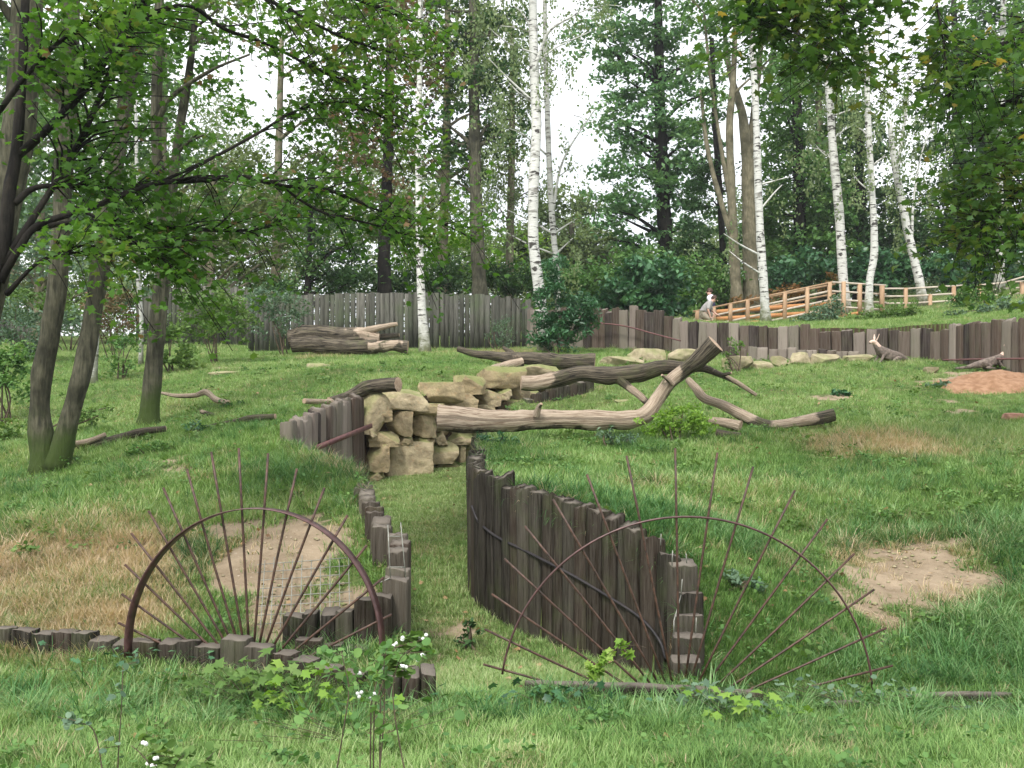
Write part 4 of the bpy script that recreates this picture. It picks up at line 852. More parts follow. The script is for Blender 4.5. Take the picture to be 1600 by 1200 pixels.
for k, (a, b, c_, d) in enumerate(ST):
    x0, x1, y0, y1 = 400+a/3.2, 400+c_/3.2, 440+b/3.2, 440+d/3.2
    pc = (x0+x1)/2; D = np.interp(pc, [q[0] for q in WL], [q[1] for q in WL])-.05
    w = (x1-x0)/F*D; h = (y1-y0)/F*D; c = W(pc, (y0+y1)/2, D)
    V, FS = rock(c, (w*1.11, .62, h*1.12), 50+k, .35, .84, .05, 8, .84, 1.05, 1.0)
    part('boulder', V, FS, M['stone'], swall, smooth=False)
RK = 'rocks lying in the grass'
for lab, px, py, D, w, h, mat in [
 ('long flat mossy slab left of the rock row behind the fallen tree',970,566,23.2,70,14,'rock'),('pale rounded rock in the row directly behind the dark branch',1010,556,24.2,64,18,'rock'),
 ('mossy boulder just left of the upright log end',1066,556,24,54,20,'rock'),('rounded mossy rock just right of the upright log end',1152,568,22.5,48,20,'rock'),('small flat pale rock in the row below the lower palisade',1192,567,22.6,34,12,'rock'),
 ('rock with a mossy top fourth from the upright log end',1219,561,22.8,30,16,'rock'),('tallest rounded yellow rock in the row below the lower palisade',1250,559,22.8,32,20,'rock'),('broad yellow rock right of the tallest rounded one',1286,561,22.8,48,16,'rock'),
 ('low mossy rock at the right end of the row near the resting animal',1345,560,23,50,10,'rock'),('small cream rock left of the orange sand mound',1452,571,20.6,26,10,'rock'),('reddish rock at the right edge of the grass slope',1582,656,15.6,34,17,'rock_red'),
 ('flat brown rock in the grass below the log heap',502,575,22.8,46,12,'rock'),('long low earthy rock in the grass right of the forked tree',355,584,21.6,60,7,'rock'),('small flat stone under the dark branches',975,600,19.5,28,6,'rock'),
 ('small reddish brick lying on the bare soil at the right',1491,968,8.3,13,7,'rock_red')]:
    c = W(px, py, D); g0 = h1(c[0], c[1]); ww = w/F*D; hh = max(h/F*D, .05); c[2] = min(c[2], g0+hh*.35)
    V, FS = rock(c, (ww, ww*.6, hh*1.25), int(px), rng.uniform(-.3, .3), .75, .06, 10, .72, .98, 1.0)
    solo('rock', V, FS, M[mat], c, lab, 'rock', RK, smooth=False)
# sand mound
th = np.linspace(0, 2*math.pi, 48, endpoint=False); rr = np.linspace(0, 1, 14)
c = W(1545, 592, 18.9); c[2] = 0; hb = lambda x, y: float(tps_eval(FB, np.array([[x, y]]))[0])
VV = []
for r_ in rr:
    for t in th:
        x = c[0]+math.cos(t)*r_*1.35; y = c[1]+math.sin(t)*r_*1.0
        VV.append((x, y, hb(x, y)+.24*(1-r_*r_)**1.3*(1+.25*noise(np.array([[x, y]]), 2, 1)[0])-.05*r_+.03*noise(np.array([[x, y]]), 6, 2)[0]))
i = np.arange(13)[:, None]*48; j = np.arange(48)[None]; k = (j+1) % 48
solo('sand_mound', VV, [np.stack([i+j, i+48+j, i+48+k, i+k], -1).reshape(-1, 4)], M['sand'], (c[0], c[1], h1(c[0], c[1])), 'heap of orange sand by the palisade at the right', 'sand heap', smooth=True)

# ------------------------------------------------------------------ logs
def log_part(root, name, L, bark=.2, ends=(True, True), seg=16, rough=.13, n=None, gro=0, mat='log'):
    """L: (px,py,D,rpx[,bark])"""
    n = n or max(20, len(L)*12); seg = seg+10
    P = smooth_path([W(*q[:3]) for q in L], n); u = np.linspace(0, 1, n)*(len(L)-1)
    r = np.interp(u, np.arange(len(L)), [q[3]*q[2]/F for q in L]); bk = np.interp(u, np.arange(len(L)), [q[4] if len(q) > 4 else bark for q in L])
    r = r*(1+.10*noise(P, 1.6, 8)+.05*noise(P, 5, 9)); P = P+(np.stack([noise(P, 1.3, 81), noise(P, 1.3, 82), noise(P, 1.3, 83)], -1))*r[:, None]*.25
    V, FS = tube(P, r, seg, rough, 3.5, int(abs(L[0][0])) % 50, False, gro)
    s = np.concatenate([[0], np.cumsum(np.linalg.norm(np.diff(P, axis=0), axis=1))])
    dn = -(V.reshape(n, seg, 3)[..., 2]-P[:, None, 2])/r[:, None]; bkv = bk[:, None]+.42*np.clip(dn-.1, 0, 1)  # mask also raised towards the underside, which turns each log darker below
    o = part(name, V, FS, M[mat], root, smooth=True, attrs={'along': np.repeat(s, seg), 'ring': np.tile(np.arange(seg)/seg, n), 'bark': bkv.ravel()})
    for e, a in ((0, ends[0]), (1, ends[1])):
        if not a: continue
        ring = V[:seg] if e == 0 else V[-seg:]; c = ring.mean(0); dr = (P[0]-P[1]) if e == 0 else (P[-1]-P[-2]); dr /= np.linalg.norm(dr)
        q = np.vstack([ring, c+(ring-c)*.6+dr*.006, c+dr*.004]); j = np.arange(seg); k = (j+1) % seg
        F1 = np.stack([j, k, seg+k, seg+j], -1); F2 = np.stack([seg+j, seg+k, np.full(seg, 2*seg)], -1)
        if e == 0: F1 = F1[:, ::-1]; F2 = F2[:, ::-1]
        part('cut_end', q, [F1, F2], M['cut'], o)
    return o
def logthing(name, label, px, py, D, specs, cat='log', group='logs and dead branches'):
    b = W(px, py, D); root = thing(name, label, cat, b, group)
    for s in specs: log_part(root, *s[:-1], **s[-1])
    return root
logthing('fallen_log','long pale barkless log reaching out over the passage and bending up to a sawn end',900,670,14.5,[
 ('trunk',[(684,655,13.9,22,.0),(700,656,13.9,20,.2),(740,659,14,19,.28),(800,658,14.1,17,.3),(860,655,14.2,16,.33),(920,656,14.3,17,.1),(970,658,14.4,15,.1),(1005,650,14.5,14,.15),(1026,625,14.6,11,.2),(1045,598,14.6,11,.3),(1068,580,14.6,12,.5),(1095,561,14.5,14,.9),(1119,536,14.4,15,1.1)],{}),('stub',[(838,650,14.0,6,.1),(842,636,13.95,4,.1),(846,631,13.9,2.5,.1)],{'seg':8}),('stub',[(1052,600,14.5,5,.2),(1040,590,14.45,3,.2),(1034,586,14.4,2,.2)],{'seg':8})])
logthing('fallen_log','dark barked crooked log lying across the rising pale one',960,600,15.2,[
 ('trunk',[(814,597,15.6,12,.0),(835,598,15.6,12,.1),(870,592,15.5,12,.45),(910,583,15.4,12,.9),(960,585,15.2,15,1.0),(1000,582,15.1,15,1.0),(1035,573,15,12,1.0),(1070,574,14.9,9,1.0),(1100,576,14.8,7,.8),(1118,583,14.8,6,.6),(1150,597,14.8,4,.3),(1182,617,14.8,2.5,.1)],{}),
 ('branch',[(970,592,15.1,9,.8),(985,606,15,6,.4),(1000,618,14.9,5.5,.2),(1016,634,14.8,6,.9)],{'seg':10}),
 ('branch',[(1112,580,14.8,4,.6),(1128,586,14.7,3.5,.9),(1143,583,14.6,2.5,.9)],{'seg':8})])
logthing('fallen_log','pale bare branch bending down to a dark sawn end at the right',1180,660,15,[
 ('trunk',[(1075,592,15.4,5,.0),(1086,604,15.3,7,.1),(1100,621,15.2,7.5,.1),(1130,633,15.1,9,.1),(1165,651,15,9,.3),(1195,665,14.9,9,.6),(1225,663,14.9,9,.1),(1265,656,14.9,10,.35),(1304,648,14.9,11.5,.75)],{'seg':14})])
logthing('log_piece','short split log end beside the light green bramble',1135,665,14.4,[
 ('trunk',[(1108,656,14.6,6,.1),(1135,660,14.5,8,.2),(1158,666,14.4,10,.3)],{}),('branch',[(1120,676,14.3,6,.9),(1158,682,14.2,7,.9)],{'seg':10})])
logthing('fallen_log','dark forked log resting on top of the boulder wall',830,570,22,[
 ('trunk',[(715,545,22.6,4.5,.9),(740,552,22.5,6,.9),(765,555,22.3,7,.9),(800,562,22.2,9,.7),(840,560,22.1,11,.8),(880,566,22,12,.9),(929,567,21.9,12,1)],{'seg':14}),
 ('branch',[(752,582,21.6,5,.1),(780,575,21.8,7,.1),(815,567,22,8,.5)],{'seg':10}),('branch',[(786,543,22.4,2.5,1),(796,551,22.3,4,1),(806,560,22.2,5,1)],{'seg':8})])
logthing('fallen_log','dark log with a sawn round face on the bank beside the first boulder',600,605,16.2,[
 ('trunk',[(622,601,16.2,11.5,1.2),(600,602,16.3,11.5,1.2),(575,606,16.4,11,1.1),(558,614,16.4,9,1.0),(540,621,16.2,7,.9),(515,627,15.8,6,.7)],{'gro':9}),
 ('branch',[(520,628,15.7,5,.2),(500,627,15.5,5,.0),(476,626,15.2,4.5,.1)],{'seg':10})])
logthing('log_heap','heap of broken old logs with a pale splintered top by the fence',540,545,27,[
 ('trunk',[(455,533,27,17,1.2),(480,530,27,18,1.2),(520,526,27,16,1.0),(560,524,27,13,.5),(592,530,27,9,.2)],{'gro':7}),
 ('splinter',[(500,527,26.9,6,-.2),(550,520,26.9,5,-.3),(590,512,26.9,5,-.4),(621,507,26.9,3,-.4)],{'seg':8}),
 ('branch',[(458,540,26.7,13,1.3),(530,541,26.7,12,1.3),(590,541,26.7,10,.6)],{'seg':10}),
 ('branch',[(575,542,26.6,8,.3),(610,541,26.6,9,.4),(637,543,26.6,10,.6)],{'seg':12}),
 ('branch',[(590,526,27.1,4,.6),(610,525,27.1,4,1),(624,524,27.1,3,1)],{'seg':8})])
logthing('dead_stick','crooked bare pale stick lying on the left bank',310,620,17,[
 ('trunk',[(253,614,17.3,2,.2),(275,618,17.2,3,.2),(305,617,17.1,4,.2),(322,612,17,5,.1),(338,624,16.9,5,.0),(358,629,16.8,4,.0)],{'seg':9})])
logthing('log_piece','tiny broken log piece below the crooked pale stick',328,648,16,[('trunk',[(314,643,16,3,.5),(337,651,15.9,4,.6)],{'seg':9})])
logthing('rotten_log','long rotting log half sunk in the grass at the foot of the forked tree',200,690,14.5,[
 ('trunk',[(112,702,14.2,7,.8),(145,697,14.3,9,1),(185,686,14.4,8,.9),(220,676,14.5,6,1),(260,670,14.6,5,1)],{'seg':12}),
 ('branch',[(108,693,14.1,3,-.2),(135,690,14.2,5,.1),(165,679,14.3,4,.4)],{'seg':8})])
logthing('rotten_log','thin mossy log running toward the brown palisade',380,660,14.3,[
 ('trunk',[(318,668,14.5,3,.7),(350,662,14.4,4,.5),(390,654,14.2,5,.8),(430,650,14.1,4,1.0)],{'seg':10})])
for lab, px0, py0, px1, py1, D, w, h in [('weathered beam lying along the foot of the right rod fan',820,1066,1190,1082,6.6,.2,.12),('brown squared beam in the grass right of the rod fan',1288,1098,1378,1100,6.45,.2,.1),('long mossy beam at the right end of the lawn edge',1375,1090,1580,1082,6.6,.18,.1)]:
    a, b = W(px0, py0, D), W(px1, py1, D); n = 16; P = smooth_path([a, (a+b)/2+np.array([0, .02, .01]), b], n); pp = []
    V, FS = tube(P-np.array([0, 0, .035]), h*.42, 8, .14, 5, 3)
    solo('timber_beam', V, FS, M['sleeper'], (a+b)/2, lab, 'beam', 'beams edging the lawn')

# ------------------------------------------------------------------ rod fans
def fan(label, tips, hub, D, hoop, rr, flat, lean):
    base = W(hub[0], hub[1]-20, D); root = thing('rod_fan', label, 'metal fan', base, 'rod fans at the passage mouth')
    def Wl(px, py): return W(px, py, D+lean*(hub[1]-py)/400.)
    for a, b in tips:
        e = Wl(a, b); s = Wl(hub[0]+(a-hub[0])*.10, hub[1]+(b-hub[1])*.10)
        P = smooth_path([s, (s+e)/2+rng.normal(0, .004, 3), e], 5); V, FS = tube(P, rr, 8, 0)
        part('rod', V, FS, M['rod'], root, smooth=True)
    cx, cy, rx, ry, a0, a1 = hoop; th = np.linspace(R(a0), R(a1), 64); P = np.array([Wl(cx+rx*math.cos(t), cy-ry*math.sin(t)) for t in th])
    if flat:
        T = np.gradient(P, axis=0); T /= np.linalg.norm(T, axis=1)[:, None]; Nn = np.cross(T, [0, 1., 0]); w, h = .07, .008
        wd = np.array([.4, 1., 0]); ring = [P+wd*s*w/2+Nn*q*h/2 for s, q in ((-1, -1), (1, -1), (1, 1), (-1, 1))]; n = len(P)
        V = np.stack(ring, 1).reshape(-1, 3); i = np.arange(n-1)[:, None]*4; j = np.arange(4)[None]; k = (j+1) % 4
        FS = [np.stack([i+j, i+k, i+4+k, i+4+j], -1).reshape(-1, 4), np.array([[3, 2, 1, 0], [4*n-4, 4*n-3, 4*n-2, 4*n-1]])]
        V = V+np.array([0, -.055, 0])
        part('hoop', V, FS, M['iron'], root)
    else:
        V, FS = tube(P+np.array([0, -.02, 0]), .0075, 8); part('hoop', V, FS, M['iron'], root, smooth=True)
fan('left fan of brown iron rods with a broad flat half hoop', [(185,973),(190,928),(195,882),(205,833),(232,798),(255,762),(292,733),(330,706),(373,700),(419,708),(464,732),(507,762),(543,805),(573,852),(600,902),(612,960)], (392,1072), 7.0, (402,1008,197,215,-14,184), .0092, True, .1)
fan('right fan of rusty rods with a slender half hoop before the tall palisade', [(755,1038),(757,983),(768,928),(788,873),(820,822),(864,780),(917,741),(979,712),(1055,700),(1121,707),(1177,729),(1242,766),(1293,811),(1335,865),(1366,921),(1385,981),(1395,1040)], (1062,1126), 6.78, (1072,1092,290,285,3,172), .0082, False, .05)
# wire grid and wire ladders
def wires(name, label, segs, r, base, group=None):
    V, FS = join([tube(smooth_path([W(*a), W(*b)], 3), r, 5) for a, b in segs]); solo(name, V, FS, M['wire'], W(*base), label, 'wire mesh', group, smooth=True)
segs = []
def onground(px, D, up=.05): x = (px-800)/F*D; return np.array([x, D, float(tps_eval(FB, np.array([[x, D]]))[0])+up])
gs = []
for k in range(10): gs.append((onground(407+k*15.5, 7.62, .02), onground(414+k*14.5, 8.5, .13+.03*math.sin(k*2.1))))
for k in range(8): D_ = 7.66+k*.115; gs.append((onground(402, D_, .03+.012*k), onground(556-k*2, D_, .03+.012*k)))
V, FS = join([tube(smooth_path([a, b], 3), .0036, 5) for a, b in gs]); solo('wire_grid', V, FS, M['wire'], onground(470, 7.7), 'pale wire grid laid on the bare soil behind the dark stepped sleepers', 'wire mesh', smooth=True)
wires('wire_ladder','pale wire frame standing on the stepped sleepers left of the passage',[((610,903,7.45),(606,820,7.5)),((634,903,7.45),(626,816,7.5)),((606,838,7.49),(628,838,7.49)),((609,886,7.46),(632,886,7.46)),((610,903,7.45),(575,918,7.5))],.004,(620,905,7.45),'wire frames on the sleepers')
wires('wire_ladder','pale wire frame on the sleeper steps behind the right rod fan',[((1053,992,7.0),(1053,970,7.0)),((1087,990,7.0),(1088,965,7.0)),((1064,930,7.3),(1066,905,7.3)),((1053,970,7.0),(1064,930,7.3)),((1032,852,7.6),(1033,834,7.6)),((1050,885,7.4),(1051,860,7.4)),((1073,880,7.4),(1072,865,7.4))],.004,(1070,990,7.0),'wire frames on the sleepers')

# ------------------------------------------------------------------ ramp, rails
ramp = thing('wooden_ramp', 'orange brown wooden ramp with railings climbing right behind the palisade', 'ramp', W(1200, 505, 36))
def R3(a, b, w, h, name, mat, parent=ramp): V, FS = obox(a, b, w, h); return part(name, V, FS, M[mat], parent)
tops = [(1085,487,36),(1300,441,36)]
def ty(px): return np.interp(px, [1085, 1300, 1313], [487, 441, 440])
for off in (0, 13, 27, 40): R3(W(1083, ty(1083)+off, 36), W(1300, ty(1300)+off, 36), .1 if off == 0 else .05, .06 if off == 0 else .07, 'rail', 'rail' if off != 0 else 'timber')
for px in (1089,1115,1141,1168,1226,1261,1296,1318): R3(W(px, ty(px), 36), W(px, 512, 36), .13, .13, 'post', 'timber')
R3(W(1083, 510, 36.9), W(1310, 500, 36.9), 1.7, .1, 'deck', 'orange')
for y0, y1 in ((489, 474), (500, 487)): R3(W(1095, y0, 37.8), W(1305, y1, 37.8), .05, .16, 'board', 'orange')
for off in (0, 15): R3(W(1095, ty(1085)-3+off, 37.9), W(1305, ty(1300)+3+off, 37.9), .07, .07, 'rail', 'timber')
# level section to the right
for off in (0, 14, 27, 38): R3(W(1300, 441+off, 36.02), W(1384, 446+off, 36.3), .09, .06, 'rail', 'rail')
for px, y in ((1343, 444),(1378, 446)): R3(W(px, y, 36.15), W(px, 500, 36.15), .14, .14, 'post', 'timber')
R3(W(1305, 496, 36.9), W(1345, 490, 36.9), 1.6, .1, 'deck', 'orange')
rl = thing('wooden_railing', 'light rustic railing continuing right from the ramp to the edge', 'railing', W(1480, 480, 36.5))
for off in (0, 12, 23, 33):
    for (x0, y0), (x1, y1) in (((1382, 451), (1418, 451)), ((1418, 451), (1505, 446)), ((1527, 446), (1575, 441)), ((1575, 441), (1660, 436))):
        if off < 30 or x0 < 1500: R3(W(x0, y0+off*(1 if x0 < 1500 else .8), 36.5), W(x1, y1+off*(1 if x0 < 1500 else .8), 36.5+(x1 > 1600)*1), .06, .06, 'rail', 'rail', rl)
for px, y in ((1415,450),(1453,460),(1490,447),(1508,462),(1530,444),(1597,440)): R3(W(px, y, 36.5), W(px, y+48, 36.5), .12, .12, 'post', 'timber', rl)
R3(W(1560, 444, 36.3), W(1660, 415, 36.3), .07, .06, 'rail', 'rail', rl)

# ------------------------------------------------------------------ figures (skin modifier, evaluated)
def skin(nodes, edges, sub=2):
    me = bpy.data.meshes.new('tmp'); me.from_pydata([n[:3] for n in nodes], edges, [])
    o = bpy.data.objects.new('tmp', me); COL.objects.link(o); sk = o.modifiers.new('s', 'SKIN')
    if not me.skin_vertices: 
        bpy.context.view_layer.objects.active = o
    for i, n in enumerate(nodes):
        r_ = n[3]; me.skin_vertices[0].data[i].radius = (r_, n[4] if len(n) > 4 else r_); me.skin_vertices[0].data[i].use_root = (i == 0)
    s = o.modifiers.new('u', 'SUBSURF'); s.levels = sub; s.render_levels = sub
    dg = bpy.context.evaluated_depsgraph_get(); e = o.evaluated_get(dg); m2 = e.to_mesh()
    V = np.array([v.co[:] for v in m2.vertices]); T = [list(p.vertices) for p in m2.polygons]
    e.to_mesh_clear(); bpy.data.objects.remove(o)
    q = np.array([t for t in T if len(t) == 4]); t3 = np.array([t for t in T if len(t) == 3]).reshape(-1, 3)
    return V, [f for f in (q, t3) if len(f)]
def chain(n0, k): return [(n0+i, n0+i+1) for i in range(k-1)]
def put(V, base, yaw, s=1.0):
    ca, sa = math.cos(yaw), math.sin(yaw); V = V*s
    return np.stack([V[:, 0]*ca-V[:, 1]*sa, V[:, 0]*sa+V[:, 1]*ca, V[:, 2]], -1)+np.array(base)
def person(label, base, yaw, J, cloth, hairy=True):
    """J: dict of joints (local, facing +x)"""
    root = thing('person', label, 'person', base)
    def seg(names, rad): return [(*J[n], r_) for n, r_ in zip(names, rad)]
    nodes = seg(['pelvis','belly','chest','neck','head0','head1'], [.15,.14,.165,.055,.085,.09]); edges = chain(0, 6)
    for s in 'lr':
        k = len(nodes); nodes += seg(['sho'+s,'elb'+s,'wri'+s,'han'+s], [.065,.045,.032,.035]); edges += [(2, k)]+chain(k, 4)
        k = len(nodes); nodes += seg(['hip'+s,'kne'+s,'ank'+s,'toe'+s], [.09,.062,.045,.04]); edges += [(0, k)]+chain(k, 4)
    V, FS = skin(nodes, edges); part('body', put(V, base, yaw), FS, M['skin'], root, smooth=True)
    # garments: slightly larger shells over the same joints
    for nm, mat, chains in cloth:
        nodes, edges = [], []
        for ch in chains:
            k = len(nodes); off = 0
            if ch[0][0] == '+': # attach to first node
                ch = ch[1:]; edges.append((int(ch[0]), k)); ch = ch[1:]
            nodes += [(*J[n], r_) for n, r_ in ch]; edges += chain(k, len(ch))
        V, FS = skin(nodes, edges); part(nm, put(V, base, yaw), FS, M[mat], root, smooth=True)
    # hair cap, nose, ears, fingers
    h = np.array(J['head1']); f = np.array(J['face']); f = f/np.linalg.norm(f); c = h-f*.02+np.array([0, 0, .03])
    u = np.linspace(0, math.pi*.62, 8); v = np.linspace(0, 2*math.pi, 16, endpoint=False)
    HV = np.array([c+np.array([.105*math.sin(a)*math.cos(b), .095*math.sin(a)*math.sin(b), .115*math.cos(a)]) - f*.02*(a/1.9) for a in u for b in v])
    i = np.arange(7)[:, None]*16; j = np.arange(16)[None]; k = (j+1) % 16
    part('hair', put(HV, base, yaw), [np.stack([i+j, i+16+j, i+16+k, i+k], -1).reshape(-1, 4)], M['hair'], root, smooth=True)
    V1 = tube(smooth_path([h+f*.085+np.array([0, 0, .01]), h+f*.115-np.array([0, 0, .02])], 4), [.008, .012, .014, .01], 6)
    V2 = tube(smooth_path([h+np.array([0, .09, .0]), h+np.array([-.01, .10, .03])], 3), .014, 6); V3 = tube(smooth_path([h+np.array([0, -.09, .0]), h+np.array([-.01, -.10, .03])], 3), .014, 6)
    fs = [V1, V2, V3]
    for s in 'lr':
        w = np.array(J['wri'+s]); hd = np.array(J['han'+s]); d = hd-w; d /= np.linalg.norm(d); sd = np.cross(d, [0, 1., 0]); sd /= np.linalg.norm(sd)+1e-9; sy = np.cross(d, sd)
        for q in range(4):
            a = hd+sy*(q-1.5)*.02+d*.02; fs.append(tube(smooth_path([a, a+d*.04, a+d*(.07+.01*(q in (1, 2)))-sd*.02], 4), [.009, .009, .008, .006], 5))
        a = w+d*.03+sy*.03; fs.append(tube(smooth_path([a, a+d*.03+sy*.03], 3), [.011, .01, .008], 5))
    V, FS = join(fs); part('face_and_fingers', put(V, base, yaw), FS, M['skin'], root, smooth=True)
b1 = W(1112, 452, 37.2); gz1 = b1[2]-1.75
J = dict(pelvis=(0,0,.95),belly=(.01,0,1.1),chest=(.03,0,1.33),neck=(.06,0,1.5),head0=(.09,0,1.58),head1=(.10,0,1.66),face=(1,.25,-.1),
 shol=(.02,.18,1.42),elbl=(.06,.25,1.15),wril=(.22,.18,.98),hanl=(.30,.15,.95),shor=(.02,-.18,1.42),elbr=(.08,-.25,1.15),wrir=(.24,-.18,1.0),hanr=(.32,-.15,.97),
 hipl=(0,.09,.9),knel=(.05,.10,.5),ankl=(.0,.10,.09),toel=(.14,.11,.04),hipr=(0,-.09,.9),kner=(-.02,-.10,.5),ankr=(-.1,-.10,.09),toer=(.04,-.11,.04))
person('person standing on the ramp in a white shirt, dark vest and maroon scarf', (b1[0], b1[1], gz1), math.pi*.93, J, [
 ('trousers','navy',[[('pelvis',.165),('hipl',.11),('knel',.08),('ankl',.065)],['+',0,('hipr',.11),('kner',.08),('ankr',.065)]]),
 ('shirt','white_shirt',[[('chest',.18),('shol',.09),('elbl',.068)],['+',0,('shor',.09),('elbr',.068)]]),
 ('vest','navy',[[('pelvis',.17),('belly',.165),('chest',.19)]]),('scarf','maroon',[[('chest',.13),('neck',.095),('head0',.10)]])])
b2 = W(1103, 506, 35.2)
J = dict(pelvis=(-.15,0,.33),belly=(-.06,0,.45),chest=(.09,0,.66),neck=(.21,0,.79),head0=(.27,0,.83),head1=(.31,0,.86),face=(1,-.2,-.55),
 shol=(.12,.19,.73),elbl=(.22,.22,.48),wril=(.38,.16,.34),hanl=(.45,.14,.30),shor=(.10,-.19,.73),elbr=(.06,-.26,.47),wrir=(.14,-.22,.24),hanr=(.17,-.2,.16),
 hipl=(-.1,.1,.32),knel=(.28,.14,.36),ankl=(.2,.13,.06),toel=(.34,.14,.03),hipr=(-.1,-.1,.3),kner=(.24,-.14,.10),ankr=(-.15,-.14,.06),toer=(-.25,-.14,.02))
person('person crouching by the ramp foot in a grey t-shirt bending forward', (b2[0], b2[1], b2[2]+.0), -.15, J, [
 ('shorts','khaki',[[('pelvis',.175),('hipl',.12),('knel',.085)],['+',0,('hipr',.12),('kner',.085)]]),
 ('shirt','tshirt',[[('pelvis',.15),('belly',.17),('chest',.19),('neck',.075)],['+',2,('shol',.09),('elbl',.07)],['+',2,('shor',.09),('elbr',.07)]])])

def roo(label, base, yaw, s):
    root = thing('kangaroo', label, 'animal', base, 'animals resting by the palisade')
    n = [(0,0,.22,.17),(.28,0,.26,.18),(.52,0,.34,.13),(.66,0,.48,.085),(.72,0,.60,.07),(.80,0,.62,.055),(.90,0,.57,.03),
      (-.25,0,.14,.11),(-.5,.05,.08,.06),(-.85,.15,.05,.03),
      (.5,.1,.24,.05),(.62,.13,.08,.03),(.72,.14,.03,.02),(.5,-.1,.24,.05),(.60,-.14,.08,.03),(.70,-.15,.03,.02),
      (0,.14,.18,.11),(.25,.2,.10,.06),(.05,.22,.05,.035),(.35,.24,.03,.025),(0,-.14,.18,.11),(.25,-.2,.10,.06),(.05,-.22,.05,.035),(.35,-.24,.03,.025)]
    e = chain(0, 7)+[(0, 7), (7, 8), (8, 9), (2, 10), (10, 11), (11, 12), (2, 13), (13, 14), (14, 15), (0, 16), (16, 17), (17, 18), (18, 19), (0, 20), (20, 21), (21, 22), (22, 23)]
    V, FS = skin(n, e); part('body', put(V, base, yaw, s), FS, M['roo'], root, smooth=True)
    n = [(.50,0,.36,.135),(.63,0,.47,.095),(.71,0,.60,.078),(.81,0,.62,.06),(.895,0,.575,.036)]
    V, FS = skin(n, chain(0, 5)); part('pale_neck', put(V, base, yaw, s), FS, M['roo_pale'], root, smooth=True)
    for sg in (-1, 1):
        V, FS = skin([(.70,sg*.04,.64,.022),(.67,sg*.075,.73,.03,.012),(.65,sg*.10,.83,.008)], chain(0, 3)); part('ear', put(V, base, yaw, s), FS, M['roo_pale'], root, smooth=True)
    return root
b = W(1400, 560, 22.6); b[2] = h1(b[0], b[1]); b[2] -= .07; roo('grey animal with a pale neck and upright ears resting at the foot of the palisade', b, R(200),  .82)
b = W(1535, 577, 20.7); b[2] = h1(b[0], b[1])+.03; roo('second animal lying low behind the orange sand heap with one ear up', b, R(-10), .62)

# ------------------------------------------------------------------ foreground plants
def stems_plant(name, label, stems, D, leaf, shape, mat, nl, berries=0, cat='plant', group=None, aspect=.8, spread=.05, twig=.12):
    b = W(stems[0][0][0], stems[0][0][1], D); b[2] = h1(b[0], b[1]); root = thing(name, label, cat, b, group)
    ps = []; C = []; E = []
    for st in stems:
        P = smooth_path([W(q[0], q[1], D+(q[2] if len(q) > 2 else 0)) for q in st], 14); P[0][2] = min(P[0][2], b[2]-.02); ps.append(tube(P, np.linspace(.0026, .0012, 14), 5))
        for k in range(nl):
            i0 = rng.integers(4, 14); d = rng.normal(0, 1, 3); d[2] = abs(d[2])*.3; d /= np.linalg.norm(d); e = P[i0]+d*twig*rng.uniform(.4, 1)
            ps.append(tube(smooth_path([P[i0], e], 3), .0012, 3))
            for t in (.35, .6, .8, 1.0): C += [P[i0]+(e-P[i0])*t+rng.normal(0, spread*.4, 3) for _ in range(2)]
            E.append(e)
    V, FS = join(ps); part('stem', V, FS, M['stem'], root, smooth=True)
    C = np.array(C); V, FS, tt = leaf_mesh(C, leaf, shape, .6, np.clip(rng.normal(.5, .25, len(C)), 0, 1), aspect, .2); part('leaves', V, FS, M[mat], root, attrs={'tint': tt})
    for k in range(berries):
        e = E[rng.integers(len(E))]+rng.normal(0, .02, 3)
        V, FS = join([rock(e+rng.normal(0, .006, 3), (.011, .011, .011), k*3+q, 0, .0, .02) for q in range(int(rng.integers(2, 5)))]); part('berry_cluster', V, FS, M['berry'], root, smooth=True)
    return root
SB = 'snowberry sprigs in front'
stems_plant('snowberry_bush','tall snowberry sprig with white berries in front of the passage mouth',[[(520,1240),(535,1150),(545,1080),(538,1040),(530,1000,.05)],[(640,1240),(622,1150),(614,1080),(625,1030),(650,1010)],[(590,1240),(600,1120),(600,1040),(605,1010)]],3.1,.028,'r','green',5,6,'bush',SB,spread=.03,twig=.11)
stems_plant('snowberry_bush','bright green arching snowberry tip with berries beside the block sleeper',[[(575,1120),(590,1060),(600,1020),(640,1008),(675,1020)],[(580,1120),(600,1060),(615,1015),(660,1000)],[(590,1100),(620,1050),(650,1040)]],3.3,.034,'r','shrub',7,6,'bush',SB,spread=.025,twig=.07)
stems_plant('snowberry_bush','thin grey green snowberry sprig low on the left lawn',[[(180,1290),(185,1180),(190,1100),(192,1040)],[(170,1290),(150,1150),(120,1130),(90,1120)]],3.2,.024,'r','bluegreen',3,0,'bush',SB,spread=.03,twig=.08)
stems_plant('snowberry_bush','small snowberry sprigs at the bottom edge left of centre',[[(250,1290),(240,1210),(222,1180),(205,1165)],[(260,1290),(265,1220),(280,1185)],[(330,1290),(330,1220),(320,1190)]],2.9,.03,'r','shrub',6,5,'bush',SB,spread=.03,twig=.07)
stems_plant('creeper','trailing vine with pale hop leaves climbing at the tall palisade foot',[[(905,1085),(925,1045),(960,1015),(990,1008),(1010,1012)],[(905,1085),(940,1040),(975,1000)],[(900,1085),(930,1050),(955,1035),(985,1025)]],6.3,.075,'m','bright',3,0,'plant',None,spread=.03,twig=.08)
